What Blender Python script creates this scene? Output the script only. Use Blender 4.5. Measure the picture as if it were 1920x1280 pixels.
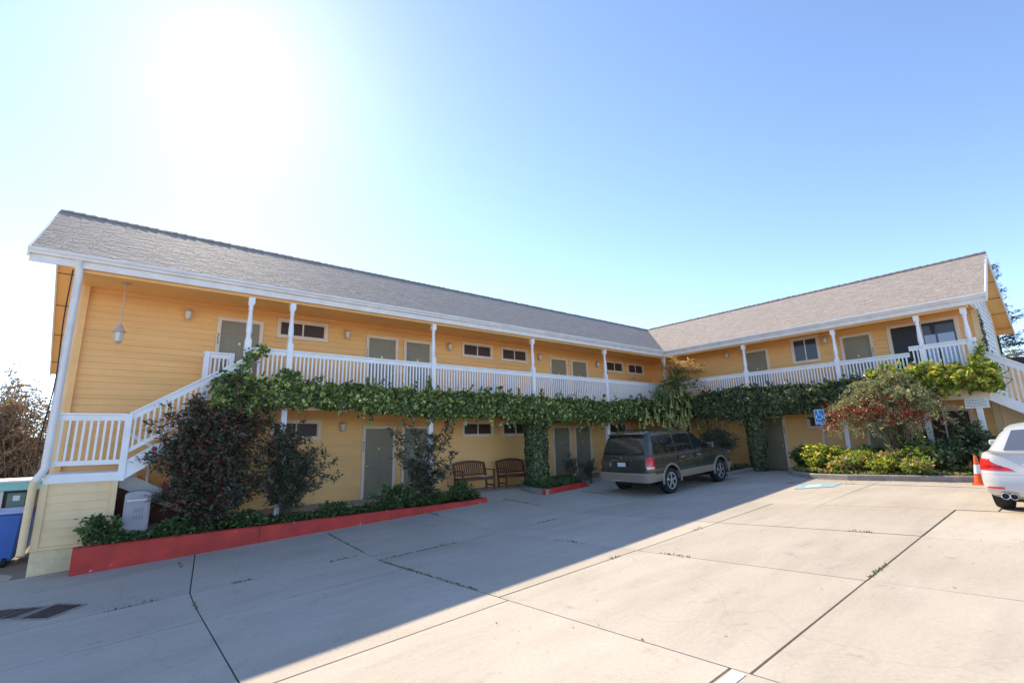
import bpy, bmesh, math, random
import numpy as np
from mathutils import Vector, Matrix, noise as mnoise

for _o in list(bpy.data.objects):
    bpy.data.objects.remove(_o)
SC = bpy.context.scene
COL = SC.collection
R = math.radians
RNG = np.random.default_rng(7)
random.seed(7)

# ------------------------------------------------------------------ camera
F_PX, PITCH, ROLL, YAW = 881.95, R(11.769), R(-1.397), R(38.762)
CAM = Vector((-19.416, -12.669, 1.248))
fw = Vector((math.sin(YAW) * math.cos(PITCH), math.cos(YAW) * math.cos(PITCH), math.sin(PITCH)))
rt = Vector((math.cos(YAW), -math.sin(YAW), 0))
up = rt.cross(fw)
rt2 = rt * math.cos(ROLL) + up * math.sin(ROLL)
up2 = -rt * math.sin(ROLL) + up * math.cos(ROLL)
cd = bpy.data.cameras.new('camera')
cam = bpy.data.objects.new('camera', cd)
COL.objects.link(cam)
cam.matrix_world = Matrix(((rt2.x, up2.x, -fw.x, CAM.x), (rt2.y, up2.y, -fw.y, CAM.y), (rt2.z, up2.z, -fw.z, CAM.z), (0, 0, 0, 1)))
cd.sensor_width = 36.0
cd.lens = F_PX * 36.0 / 1920.0
cd.clip_end = 3000
cd.clip_start = 0.05
SC.camera = cam

# ------------------------------------------------------------------ light
SUN_DIR = Vector((0.067, 0.759, 0.62)).normalized()
SUN_EL = math.asin(SUN_DIR.z)
SUN_AZ = math.atan2(SUN_DIR.x, SUN_DIR.y)
w = bpy.data.worlds.new('World')
SC.world = w
w.use_nodes = True
wn = w.node_tree
wn.nodes.clear()
sky = wn.nodes.new('ShaderNodeTexSky')
sky.sky_type = 'NISHITA'
sky.sun_disc = False
sky.sun_elevation = SUN_EL
sky.sun_rotation = SUN_AZ
sky.air_density = 0.6
sky.dust_density = 0.09
sky.ozone_density = 0.8
bg = wn.nodes.new('ShaderNodeBackground')
bg.inputs['Strength'].default_value = 0.15
wo = wn.nodes.new('ShaderNodeOutputWorld')
wn.links.new(sky.outputs[0], bg.inputs[0])
wn.links.new(bg.outputs[0], wo.inputs[0])
sl = bpy.data.lights.new('sun', 'SUN')
sl.energy = 2.9
sl.angle = R(0.55)
sl.color = (1.0, 0.86, 0.64)
so = bpy.data.objects.new('sun', sl)
COL.objects.link(so)
so.rotation_euler = SUN_DIR.to_track_quat('Z', 'Y').to_euler()
so.location = (0, 40, 40)
SC.view_settings.view_transform = 'Standard'
SC.view_settings.look = 'None'
SC.view_settings.exposure = 1.40
SC.view_settings.gamma = 1.0
SC.view_settings.use_curve_mapping = False
SC.render.engine = 'CYCLES'
SC.cycles.max_bounces = 8
SC.cycles.diffuse_bounces = 6
SC.cycles.transparent_max_bounces = 8


# ------------------------------------------------------------------ helpers
def gplane(x, y):
    if y < -3.8:
        return -0.391 + 0.0444 * x - 0.0533 * y
    return -0.1885 + 0.0444 * x + 0.03 * (min(y, 1.5) + 3.8)


def gz(x, y):
    p = gplane(x, y)
    k = 0.05
    m = min(p, -0.1)
    return m - k * math.log(math.exp(-(p - m) / k) + math.exp(-(-0.1 - m) / k))


def setp(o, label=None, cat=None, group=None, kind=None):
    if label: o['label'] = label
    if cat: o['category'] = cat
    if group: o['group'] = group
    if kind: o['kind'] = kind
    return o


def thing(name, label, cat, loc=(0, 0, 0), group=None, rot=(0, 0, 0)):
    o = bpy.data.objects.new(name, None)
    o.empty_display_size = 0.3
    COL.objects.link(o)
    o.location = loc
    o.rotation_euler = rot
    return setp(o, label, cat, group)


def origin_of(p):
    v = Vector((0, 0, 0))
    while p is not None:
        v += p.location
        p = p.parent
    return v


class MB:
    def __init__(s):
        s.v = []
        s.f = []

    def add(s, vs, fs):
        n = len(s.v)
        s.v += [tuple(p) for p in vs]
        s.f += [tuple(i + n for i in f) for f in fs]
        return s

    def box(s, a, b, T=None):
        x0, y0, z0 = a
        x1, y1, z1 = b
        vs = [(x, y, z) for z in (z0, z1) for y in (y0, y1) for x in (x0, x1)]
        if T: vs = [T(*p) for p in vs]
        return s.add(vs, [(0, 2, 3, 1), (4, 5, 7, 6), (0, 1, 5, 4), (2, 6, 7, 3), (0, 4, 6, 2), (1, 3, 7, 5)])

    def prism(s, poly, off):
        n = len(poly)
        off = Vector(off)
        vs = [Vector(p) for p in poly] + [Vector(p) + off for p in poly]
        fs = [tuple(range(n - 1, -1, -1)), tuple(range(n, 2 * n))]
        fs += [(i, (i + 1) % n, n + (i + 1) % n, n + i) for i in range(n)]
        return s.add(vs, fs)

    def bar(s, p, q, wd, ht, upv=(0, 0, 1)):
        p = Vector(p); q = Vector(q)
        d = (q - p).normalized()
        u = Vector(upv)
        r = d.cross(u)
        if r.length < 1e-4: r = d.cross(Vector((1, 0, 0)))
        r.normalize()
        u = r.cross(d)
        vs = []
        for c in (p, q):
            for a, b in ((-1, -1), (1, -1), (1, 1), (-1, 1)):
                vs.append(c + r * (a * wd / 2) + u * (b * ht / 2))
        return s.add(vs, [(0, 3, 2, 1), (4, 5, 6, 7), (0, 1, 5, 4), (1, 2, 6, 5), (2, 3, 7, 6), (3, 0, 4, 7)])

    def tube(s, path, rad, sides=6, cap=True):
        pts = [Vector(p) for p in path]
        n = len(pts)
        rads = [rad] * n if isinstance(rad, (int, float)) else rad
        base = len(s.v)
        ref = Vector((0.31, 0.77, 0.55))
        for i, p in enumerate(pts):
            d = pts[min(i + 1, n - 1)] - pts[max(i - 1, 0)]
            if d.length < 1e-7: d = Vector((0, 0, 1))
            d.normalize()
            a = d.cross(ref)
            if a.length < 0.05: a = d.cross(Vector((1, 0, 0)))
            a.normalize()
            b = d.cross(a)
            for k in range(sides):
                t = 2 * math.pi * k / sides
                s.v.append(tuple(p + (a * math.cos(t) + b * math.sin(t)) * rads[i]))
        for i in range(n - 1):
            for k in range(sides):
                k2 = (k + 1) % sides
                s.f.append((base + i * sides + k, base + i * sides + k2, base + (i + 1) * sides + k2, base + (i + 1) * sides + k))
        if cap:
            s.f.append(tuple(base + k for k in range(sides - 1, -1, -1)))
            s.f.append(tuple(base + (n - 1) * sides + k for k in range(sides)))
        return s

    def lathe(s, prof, c=(0, 0, 0), seg=16, axis='z', square=None):
        base = len(s.v)
        n = len(prof)
        for r, h in prof:
            for k in range(seg):
                t = 2 * math.pi * (k + 0.5) / seg
                ca, sa = math.cos(t) * r, math.sin(t) * r
                if axis == 'z': p = (c[0] + ca, c[1] + sa, c[2] + h)
                elif axis == 'y': p = (c[0] + ca, c[1] + h, c[2] + sa)
                else: p = (c[0] + h, c[1] + ca, c[2] + sa)
                s.v.append(p)
        for i in range(n - 1):
            for k in range(seg):
                k2 = (k + 1) % seg
                s.f.append((base + i * seg + k, base + i * seg + k2, base + (i + 1) * seg + k2, base + (i + 1) * seg + k))
        s.f.append(tuple(base + k for k in range(seg - 1, -1, -1)))
        s.f.append(tuple(base + (n - 1) * seg + k for k in range(seg)))
        return s

    def mesh(s, name, mat=None, off=(0, 0, 0), smooth=None, bevel=0, recalc=True):
        me = bpy.data.meshes.new(name)
        vs = s.v
        if any(off): vs = [(a - off[0], b - off[1], c - off[2]) for a, b, c in vs]
        me.from_pydata(vs, [], s.f)
        if recalc or bevel:
            bm = bmesh.new()
            bm.from_mesh(me)
            if recalc: bmesh.ops.recalc_face_normals(bm, faces=bm.faces)
            if bevel:
                es = [e for e in bm.edges if len(e.link_faces) == 2 and e.calc_face_angle(0) > 0.6]
                bmesh.ops.bevel(bm, geom=es, offset=bevel, segments=1, affect='EDGES', profile=0.5)
            bm.to_mesh(me)
            bm.free()
        if mat: me.materials.append(mat)
        if smooth is not None:
            me.polygons.foreach_set('use_smooth', [True] * len(me.polygons))
            try: me.set_sharp_from_angle(angle=smooth)
            except Exception: pass
        return me

    def build(s, name, mat, parent=None, smooth=None, bevel=0, kind=None, recalc=True, local=False):
        off = origin_of(parent) if (parent and not local) else (0, 0, 0)
        me = s.mesh(name, mat, off, smooth, bevel, recalc)
        o = bpy.data.objects.new(name, me)
        COL.objects.link(o)
        if parent: o.parent = parent
        if kind: o['kind'] = kind
        return o


def inst(name, me, loc, parent=None, rot=None, scale=None):
    o = bpy.data.objects.new(name, me)
    COL.objects.link(o)
    if parent:
        o.parent = parent
        loc = Vector(loc) - origin_of(parent)
    o.location = loc
    if rot: o.rotation_euler = rot
    if scale: o.scale = scale
    return o


# ------------------------------------------------------------------ materials
MATS = {}


def nodes_of(name):
    m = bpy.data.materials.new(name)
    m.use_nodes = True
    nt = m.node_tree
    b = nt.nodes['Principled BSDF']
    MATS[name] = m
    return m, nt, b


def mat(name, col, rough=0.6, var=0.12, scale=3.0, bump=0.0, bscale=60.0, metal=0.0, spec=0.4, detail=5, streak=None, dirt=0.0, dirtcol=(0.12, 0.1, 0.08), coat=0.0, islandvar=0.0):
    m, nt, b = nodes_of(name)
    L = nt.links.new
    tc = nt.nodes.new('ShaderNodeTexCoord')
    mp = nt.nodes.new('ShaderNodeMapping')
    if streak: mp.inputs['Scale'].default_value = streak
    L(tc.outputs['Object'], mp.inputs[0])
    nz = nt.nodes.new('ShaderNodeTexNoise')
    nz.inputs['Scale'].default_value = scale
    nz.inputs['Detail'].default_value = detail
    L(mp.outputs[0], nz.inputs['Vector'])
    cr = nt.nodes.new('ShaderNodeValToRGB')
    cr.color_ramp.elements[0].position = 0.3
    cr.color_ramp.elements[1].position = 0.7
    c = Vector(col)
    cr.color_ramp.elements[0].color = (*[max(0, x * (1 - var)) for x in c], 1)
    cr.color_ramp.elements[1].color = (*[min(1, x * (1 + var)) for x in c], 1)
    L(nz.outputs[0], cr.inputs[0])
    out = cr.outputs[0]
    if islandvar:
        g = nt.nodes.new('ShaderNodeNewGeometry')
        hv = nt.nodes.new('ShaderNodeHueSaturation')
        mr = nt.nodes.new('ShaderNodeMapRange')
        mr.inputs[3].default_value = 1 - islandvar
        mr.inputs[4].default_value = 1 + islandvar
        L(g.outputs['Random Per Island'], mr.inputs[0])
        L(mr.outputs[0], hv.inputs['Value'])
        L(out, hv.inputs['Color'])
        out = hv.outputs[0]
    if dirt > 0:
        n2 = nt.nodes.new('ShaderNodeTexNoise')
        n2.inputs['Scale'].default_value = scale * 2.7
        n2.inputs['Detail'].default_value = 8
        n2.inputs['Roughness'].default_value = 0.7
        L(tc.outputs['Object'], n2.inputs['Vector'])
        r2 = nt.nodes.new('ShaderNodeValToRGB')
        r2.color_ramp.elements[0].position = 0.52
        r2.color_ramp.elements[1].position = 0.78
        r2.color_ramp.elements[0].color = (0, 0, 0, 1)
        r2.color_ramp.elements[1].color = (dirt, dirt, dirt, 1)
        L(n2.outputs[0], r2.inputs[0])
        mx = nt.nodes.new('ShaderNodeMixRGB')
        L(r2.outputs[0], mx.inputs[0])
        L(out, mx.inputs[1])
        mx.inputs[2].default_value = (*dirtcol, 1)
        out = mx.outputs[0]
    L(out, b.inputs['Base Color'])
    b.inputs['Roughness'].default_value = rough
    b.inputs['Metallic'].default_value = metal
    b.inputs['Specular IOR Level'].default_value = spec
    if coat: b.inputs['Coat Weight'].default_value = coat; b.inputs['Coat Roughness'].default_value = 0.04
    if bump:
        n3 = nt.nodes.new('ShaderNodeTexNoise')
        n3.inputs['Scale'].default_value = bscale
        n3.inputs['Detail'].default_value = 6
        L(mp.outputs[0], n3.inputs['Vector'])
        bp = nt.nodes.new('ShaderNodeBump')
        bp.inputs['Strength'].default_value = bump
        bp.inputs['Distance'].default_value = 0.01
        L(n3.outputs[0], bp.inputs['Height'])
        L(bp.outputs[0], b.inputs['Normal'])
    return m


def leafmat(name, stops, rough=0.5, trans=0.35, spec=0.35, gain=1.0):
    m, nt, b = nodes_of(name)
    L = nt.links.new
    g = nt.nodes.new('ShaderNodeNewGeometry')
    cr = nt.nodes.new('ShaderNodeValToRGB')
    els = cr.color_ramp.elements
    while len(els) < len(stops): els.new(0.5)
    for e, (p, c) in zip(els, stops):
        e.position = p
        e.color = (*[min(0.8, q * gain) for q in c], 1)
    L(g.outputs['Random Per Island'], cr.inputs[0])
    L(cr.outputs[0], b.inputs['Base Color'])
    b.inputs['Roughness'].default_value = rough
    b.inputs['Specular IOR Level'].default_value = spec
    tr = nt.nodes.new('ShaderNodeBsdfTranslucent')
    hs = nt.nodes.new('ShaderNodeHueSaturation')
    hs.inputs['Value'].default_value = 1.6
    hs.inputs['Saturation'].default_value = 1.1
    L(cr.outputs[0], hs.inputs['Color'])
    L(hs.outputs[0], tr.inputs['Color'])
    mx = nt.nodes.new('ShaderNodeMixShader')
    mx.inputs[0].default_value = trans
    L(b.outputs[0], mx.inputs[1])
    L(tr.outputs[0], mx.inputs[2])
    L(mx.outputs[0], nt.nodes['Material Output'].inputs[0])
    return m


def glassmat(name, col, rough=0.04, spec=0.5):
    m, nt, b = nodes_of(name)
    b.inputs['Base Color'].default_value = (*col, 1)
    b.inputs['Roughness'].default_value = rough
    b.inputs['Specular IOR Level'].default_value = spec
    return m


M_WALL = mat('yellow_siding_paint', (0.89, 0.515, 0.19), 0.55, 0.07, 1.6, 0.12, 90, dirt=0.22, dirtcol=(0.45, 0.3, 0.13), streak=(0.35, 0.35, 3))
M_WALL2 = mat('haze_paled_yellow_paint', (0.83, 0.61, 0.34), 0.6, 0.08, 2.0, 0.15, 80, dirt=0.18, dirtcol=(0.4, 0.32, 0.2))  # yellow paint made creamier: lens haze over the stair base mixed into its colour
M_STUCCO = mat('stucco_footing', (0.82, 0.64, 0.38), 0.85, 0.1, 4.0, 0.5, 120, dirt=0.4, dirtcol=(0.22, 0.2, 0.13))
M_SOFFIT = mat('soffit_paint', (0.86, 0.49, 0.175), 0.6, 0.06, 2.0)
M_TRIM = mat('cream_trim_paint', (0.80, 0.65, 0.50), 0.5, 0.06, 3.0, 0.08, 90)
M_WHITE = mat('white_paint', (0.86, 0.85, 0.85), 0.45, 0.05, 4.0, 0.08, 70, dirt=0.10, dirtcol=(0.5, 0.46, 0.4))
M_WHITEW = mat('white_weathered_paint', (0.80, 0.76, 0.72), 0.55, 0.08, 3.0, 0.1, 60, dirt=0.22, dirtcol=(0.45, 0.40, 0.33))
M_GABLE = mat('white_gable_paint', (0.74, 0.74, 0.73), 0.6, 0.06, 3.0, 0.1, 60, dirt=0.1, dirtcol=(0.5, 0.48, 0.44))
M_DOOR = mat('sage_door_paint', (0.27, 0.235, 0.155), 0.42, 0.06, 2.0, 0.04, 90)
M_SHINGLE = mat('asphalt_shingle', (0.36, 0.305, 0.265), 0.8, 0.24, 70.0, 0.4, 160, islandvar=0.10, spec=0.4, dirt=0.2, dirtcol=(0.16, 0.13, 0.12))  # fine specks in the colour imitate sparkle of grazing sun on the shingles
M_RIDGE = mat('ridge_shingle', (0.15, 0.125, 0.12), 0.9, 0.2, 14.0, 0.6, 200)
M_CONC = None
M_KERBGREY = mat('grey_kerb_concrete', (0.30, 0.27, 0.24), 0.9, 0.2, 5.0, 0.5, 60, dirt=0.35, dirtcol=(0.13, 0.11, 0.09))
M_SOIL = mat('planter_soil', (0.07, 0.05, 0.035), 0.95, 0.35, 9.0, 0.9, 40)
M_PANE = glassmat('dark_window_glass', (0.075, 0.05, 0.045), 0.35, 0.15)
M_PANE2 = glassmat('reflective_window_glass', (0.06, 0.065, 0.075), 0.03, 0.45)
M_BRASS = mat('brass', (0.80, 0.50, 0.16), 0.35, 0.05, 5, metal=0.4)
M_DARKMETAL = mat('dark_metal', (0.06, 0.055, 0.05), 0.5, 0.1, 6, metal=0.6)
M_LAMPMETAL = mat('tarnished_lamp_metal', (0.55, 0.47, 0.40), 0.55, 0.15, 9, metal=0.2)
M_LAMPGLASS = mat('frosted_lamp_glass', (0.72, 0.68, 0.58), 0.25, 0.05, 5)
M_STEM = mat('bark_stem', (0.11, 0.08, 0.055), 0.9, 0.25, 10)
M_DRYSTEM = mat('dry_twig', (0.34, 0.25, 0.17), 0.9, 0.3, 8)
M_WOOD = mat('red_brown_bench_wood', (0.14, 0.055, 0.028), 0.5, 0.25, 6, 0.15, 60, streak=(1, 6, 6))
M_BLACKRUB = mat('tyre_rubber', (0.022, 0.022, 0.022), 0.85, 0.2, 20)
M_ALLOY = mat('alloy_rim', (0.62, 0.62, 0.63), 0.28, 0.05, 5, metal=0.85)
M_CHROME = mat('chrome_trim', (0.75, 0.75, 0.76), 0.15, 0.03, 5, metal=1.0)
M_BLACK = mat('black_plastic', (0.02, 0.02, 0.02), 0.6, 0.1, 8)
M_SUV = mat('dark_green_grey_car_paint', (0.046, 0.048, 0.036), 0.2, 0.05, 2, coat=1.0)
M_SUVTAN = mat('pewter_cladding_paint', (0.30, 0.25, 0.19), 0.4, 0.05, 3, metal=0.2, coat=0.3)
M_CARWHITE = mat('white_car_paint', (0.52, 0.52, 0.53), 0.25, 0.02, 2, coat=0.6)
M_CARGLASS = glassmat('tinted_car_glass', (0.018, 0.020, 0.022), 0.03)
M_TAIL = mat('red_tail_lamp_plastic', (0.62, 0.02, 0.015), 0.15, 0.15, 12, coat=0.6)
M_TAILCLEAR = mat('clear_lamp_plastic', (0.75, 0.62, 0.58), 0.15, 0.1, 12, coat=0.6)
M_PLATE = mat('licence_plate', (0.60, 0.62, 0.70), 0.4, 0.05, 8)
M_ORANGE = mat('cone_orange', (0.85, 0.11, 0.02), 0.5, 0.08, 6)
M_REFL = mat('cone_reflective_band', (0.70, 0.76, 0.80), 0.3, 0.08, 12)
M_BLUE = mat('sign_blue', (0.02, 0.24, 0.62), 0.4, 0.08, 6)
M_SIGNWHITE = mat('sign_white', (0.82, 0.83, 0.84), 0.4, 0.03, 6)
M_INK = mat('sign_ink', (0.10, 0.11, 0.16), 0.6, 0.1, 6)
M_POSTWOOD = mat('weathered_post_wood', (0.28, 0.24, 0.22), 0.85, 0.2, 8, 0.2, 50, streak=(6, 6, 0.6))
M_BIN = mat('blue_bin_plastic', (0.05, 0.14, 0.48), 0.5, 0.1, 3, dirt=0.2, dirtcol=(0.12, 0.13, 0.2))
M_MINT = mat('mint_paint', (0.30, 0.66, 0.60), 0.5, 0.06, 5)
M_LILAC = mat('pale_grey_cabinet', (0.40, 0.36, 0.39), 0.5, 0.05, 4, dirt=0.15, dirtcol=(0.3, 0.27, 0.26))
M_UNDER = mat('under_stair_wood', (0.17, 0.07, 0.05), 0.8, 0.15, 4)
M_RUST = mat('rusty_drain_plate', (0.10, 0.065, 0.055), 0.75, 0.3, 14, 0.5, 60)
M_DARKROOF = mat('dark_membrane_roof', (0.045, 0.046, 0.05), 0.9, 0.2, 4)


def kerbpaint():
    m = mat('red_kerb_paint', (0.52, 0.045, 0.03), 0.6, 0.2, 2.5, 0.25, 40, dirt=0.45, dirtcol=(0.2, 0.06, 0.05))
    nt = m.node_tree
    b = nt.nodes['Principled BSDF']
    src = b.inputs['Base Color'].links[0].from_socket
    tc = nt.nodes.new('ShaderNodeTexCoord')
    n = nt.nodes.new('ShaderNodeTexNoise')
    n.inputs['Scale'].default_value = 5.5
    n.inputs['Detail'].default_value = 10
    n.inputs['Roughness'].default_value = 0.75
    nt.links.new(tc.outputs['Object'], n.inputs['Vector'])
    r = nt.nodes.new('ShaderNodeValToRGB')
    r.color_ramp.elements[0].position = 0.635
    r.color_ramp.elements[1].position = 0.65
    nt.links.new(n.outputs[0], r.inputs[0])
    mx = nt.nodes.new('ShaderNodeMixRGB')
    mx.inputs[2].default_value = (0.5, 0.44, 0.38, 1)
    nt.links.new(r.outputs[0], mx.inputs[0])
    nt.links.new(src, mx.inputs[1])
    nt.links.new(mx.outputs[0], b.inputs['Base Color'])
    return m


M_KERBRED = kerbpaint()


def concrete():
    m, nt, b = nodes_of('concrete_slab')
    L = nt.links.new
    tc = nt.nodes.new('ShaderNodeTexCoord')
    oi = nt.nodes.new('ShaderNodeObjectInfo')

    def nz(sc, det, ro=0.55, vec=None):
        n = nt.nodes.new('ShaderNodeTexNoise')
        n.inputs['Scale'].default_value = sc
        n.inputs['Detail'].default_value = det
        n.inputs['Roughness'].default_value = ro
        L(vec or tc.outputs['Object'], n.inputs['Vector'])
        return n.outputs[0]

    def ramp(src, p0, p1, c0, c1):
        r = nt.nodes.new('ShaderNodeValToRGB')
        r.color_ramp.elements[0].position = p0
        r.color_ramp.elements[1].position = p1
        r.color_ramp.elements[0].color = (*c0, 1)
        r.color_ramp.elements[1].color = (*c1, 1)
        L(src, r.inputs[0])
        return r.outputs[0]

    def mul(a, c, f=1.0):
        x = nt.nodes.new('ShaderNodeMixRGB')
        x.blend_type = 'MULTIPLY'
        x.inputs[0].default_value = f
        L(a, x.inputs[1])
        L(c, x.inputs[2])
        return x.outputs[0]
    base = ramp(nz(0.55, 6), 0.3, 0.72, (0.46, 0.40, 0.325), (0.53, 0.47, 0.395))
    fine = ramp(nz(26, 8, 0.7), 0.25, 0.75, (0.86, 0.86, 0.86), (1.08, 1.08, 1.08))
    c = mul(base, fine)
    mp = nt.nodes.new('ShaderNodeMapping')
    mp.inputs['Scale'].default_value = (0.35, 1.6, 1.0)
    mp.inputs['Rotation'].default_value = (0, 0, 0.25)
    L(tc.outputs['Object'], mp.inputs[0])
    c = mul(c, ramp(nz(1.6, 7, 0.62, mp.outputs[0]), 0.36, 0.56, (0.90, 0.90, 0.91), (1, 1, 1)))
    c = mul(c, ramp(nz(3.1, 9, 0.72), 0.30, 0.42, (0.72, 0.71, 0.70), (1, 1, 1)), 0.7)
    # hairline cracks
    wv = nt.nodes.new('ShaderNodeTexNoise')
    wv.inputs['Scale'].default_value = 1.3
    wv.inputs['Detail'].default_value = 6
    L(tc.outputs['Object'], wv.inputs['Vector'])
    ad = nt.nodes.new('ShaderNodeMixRGB')
    ad.inputs[0].default_value = 0.32
    L(tc.outputs['Object'], ad.inputs[1])
    L(wv.outputs[1], ad.inputs[2])
    vo = nt.nodes.new('ShaderNodeTexVoronoi')
    vo.feature = 'DISTANCE_TO_EDGE'
    vo.inputs['Scale'].default_value = 0.34
    L(ad.outputs[0], vo.inputs['Vector'])
    c = mul(c, ramp(vo.outputs['Distance'], 0.0, 0.0028, (0.70, 0.68, 0.66), (1, 1, 1)), 0.25)
    # small dark spots
    vs = nt.nodes.new('ShaderNodeTexVoronoi')
    vs.inputs['Scale'].default_value = 2.3
    L(tc.outputs['Object'], vs.inputs['Vector'])
    c = mul(c, ramp(vs.outputs['Distance'], 0.018, 0.035, (0.55, 0.54, 0.52), (1, 1, 1)), 0.6)
    hv = nt.nodes.new('ShaderNodeHueSaturation')
    mr = nt.nodes.new('ShaderNodeMapRange')
    mr.inputs[3].default_value = 0.94
    mr.inputs[4].default_value = 1.05
    L(oi.outputs['Random'], mr.inputs[0])
    L(mr.outputs[0], hv.inputs['Value'])
    L(c, hv.inputs['Color'])
    L(hv.outputs[0], b.inputs['Base Color'])
    b.inputs['Roughness'].default_value = 0.85
    b.inputs['Specular IOR Level'].default_value = 0.25
    bp = nt.nodes.new('ShaderNodeBump')
    bp.inputs['Strength'].default_value = 0.25
    bp.inputs['Distance'].default_value = 0.004
    L(nz(70, 6, 0.7), bp.inputs['Height'])
    L(bp.outputs[0], b.inputs['Normal'])
    return m


M_CONC = concrete()


# ------------------------------------------------------------------ ground and paving
def sheet(name, xs, ys, zf, mat_, thick=None, parent=None, skew=None):
    b = MB()
    nx, ny = len(xs), len(ys)
    for y in ys:
        for x in xs:
            xx = x
            if skew and (skew[4] or skew[5]):
                t_ = (y - skew[2]) / (skew[3] - skew[2])
                u_ = (x - skew[0]) / (skew[1] - skew[0])
                xx = x + t_ * (skew[4] * (1 - u_) + skew[5] * u_)
            b.v.append((xx, y, zf(xx, y)))
    for j in range(ny - 1):
        for i in range(nx - 1):
            b.f.append((j * nx + i, j * nx + i + 1, (j + 1) * nx + i + 1, (j + 1) * nx + i))
    if thick:
        ring = [i for i in range(nx)] + [j * nx + nx - 1 for j in range(1, ny)] + [(ny - 1) * nx + i for i in range(nx - 2, -1, -1)] + [j * nx for j in range(ny - 2, 0, -1)]
        n0 = len(b.v)
        for k in ring:
            x, y, z = b.v[k]
            b.v.append((x, y, z - thick))
        m = len(ring)
        for k in range(m):
            b.f.append((ring[k], n0 + k, n0 + (k + 1) % m, ring[(k + 1) % m]))
    return b.build(name, mat_, parent, recalc=False)


_far = [-900, -300, -120, -60]
gx = [-900, -300, -120, -75, -60] + list(np.linspace(-48, 4, 53)) + [8, 14, 24, 50, 120, 300, 900]
gy = [-900, -300, -120, -75, -60] + list(np.linspace(-46, 3, 50)) + [6, 12, 24, 50, 120, 300, 900]
M_GROUND = mat('dirt_ground', (0.26, 0.22, 0.17), 0.95, 0.3, 0.8, 0.6, 20, detail=9)


def gfar(x, y):
    xx = max(-48, min(4, x))
    yy = max(-46, min(3, y))
    return gz(xx, yy) - 0.05


ground = sheet('ground', gx, gy, gfar, M_GROUND)
setp(ground, kind='structure')
pav = bpy.data.objects.new('pavement', None)
COL.objects.link(pav)
setp(pav, kind='structure')
M_JOINT = mat('joint_moss_soil', (0.045, 0.042, 0.024), 0.95, 0.4, 6, 0.6, 40)
setp(sheet('joint_soil', np.linspace(-31, 0.1, 40), np.linspace(-23, 0.2, 30), lambda x, y: gz(x, y) - 0.022, M_JOINT), kind='structure')
XL = [-48, -42, -36.5, -31, -27.0, -23.9, -21.2, -18.42, -15.58, -12.78, -10.18, -7.66, -3.9, 0.1]  # outer columns and far rows extend the unseen lot to bounce light onto walls
JOINTS = []


def row_lines(i):
    x1 = XL[i + 1]
    if x1 <= -15.5: return [-46, -40, -34, -28, -23, -19.5, -16.3, -13.4, -10.5, -7.7, -4.87, -3.2, -0.55]
    if x1 <= -7.6: return [-46, -40, -34, -28, -23, -19.5, -16.3, -13.4, -10.65, -7.5, -3.8, -0.55]
    return [-46, -40, -34, -28, -23, -19.5, -16.3, -13.4, -11.2, -8.45, -3.8, 0.3]


for i in range(len(XL) - 1):
    x0, x1 = XL[i], XL[i + 1]
    rl = row_lines(i)
    for j in range(len(rl) - 1):
        y0, y1 = rl[j], rl[j + 1]
        if j == len(rl) - 2 and x1 <= -15.5: y1 = 0.07
        g, g2 = 0.009, 0.013
        dz = random.uniform(-0.003, 0.003)
        tx, ty = random.uniform(-0.0012, 0.0012), random.uniform(-0.0012, 0.0012)
        xs = np.linspace(x0 + g, x1 - g, max(3, int((x1 - x0) / 0.6) + 1))
        ys = np.linspace(y0 + g2, y1 - g2, max(3, int((y1 - y0) / 0.6) + 1))
        cx, cy = (x0 + x1) / 2, (y0 + y1) / 2
        sk = (0.37 if abs(x0 + 18.42) < .01 and j == len(rl) - 2 else 0, 0.37 if abs(x1 + 18.42) < .01 and j == len(rl) - 2 else 0)
        sheet('concrete_slab', xs, ys, lambda x, y: gz(x, y) + dz + tx * (x - cx) + ty * (y - cy), M_CONC, 0.06, pav, skew=(x0, x1, y0, y1, *sk))
        JOINTS.append(((x0, y0), (x0, y1)))
        JOINTS.append(((x0, y0), (x1, y0)))

sheet('concrete_slab', np.linspace(-10.74, -8.95, 5), np.linspace(-0.56, 0.322, 4), lambda x, y: gz(x, -0.56) + 0.004 + (-0.384 - gz(x, -0.56)) * (y + 0.56) / 0.882, M_CONC, 0.05, pav)
# walkways along the ground floor
b = MB().box((-20.4, 0.32, -0.95), (1.6, 1.715, -0.39))
setp(b.build('walkway', M_CONC), kind='structure')
b = MB().box((0.25, -10.9, -0.6), (1.3, 0.31, -0.2))
setp(b.build('walkway', M_CONC), kind='structure')
# lower-left path beyond the stair landing
b = MB().box((-27, -0.5, -1.3), (-20.86, 14, -1.03))
setp(b.build('path', M_CONC), kind='structure')

# worn paint marks on the paving
M_PAINTW = mat('worn_white_road_paint', (0.78, 0.77, 0.74), 0.7, 0.1, 20, dirt=0.85, dirtcol=(0.42, 0.38, 0.33))
M_PAINTB = mat('worn_blue_road_paint', (0.30, 0.44, 0.50), 0.7, 0.12, 8, dirt=0.95, dirtcol=(0.43, 0.39, 0.34))
pl = sheet('parking_line', np.linspace(-19.5, -15.62, 12), [-10.64, -10.535], lambda x, y: gz(x, y) + 0.007, M_PAINTW)
setp(pl, kind='structure')


def mark(name, pts, m, lift=0.008):
    b = MB()
    b.add([(x, y, gz(x, y) + lift) for x, y in pts], [tuple(range(len(pts)))])
    return setp(b.build(name, m, recalc=False), kind='structure')


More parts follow.
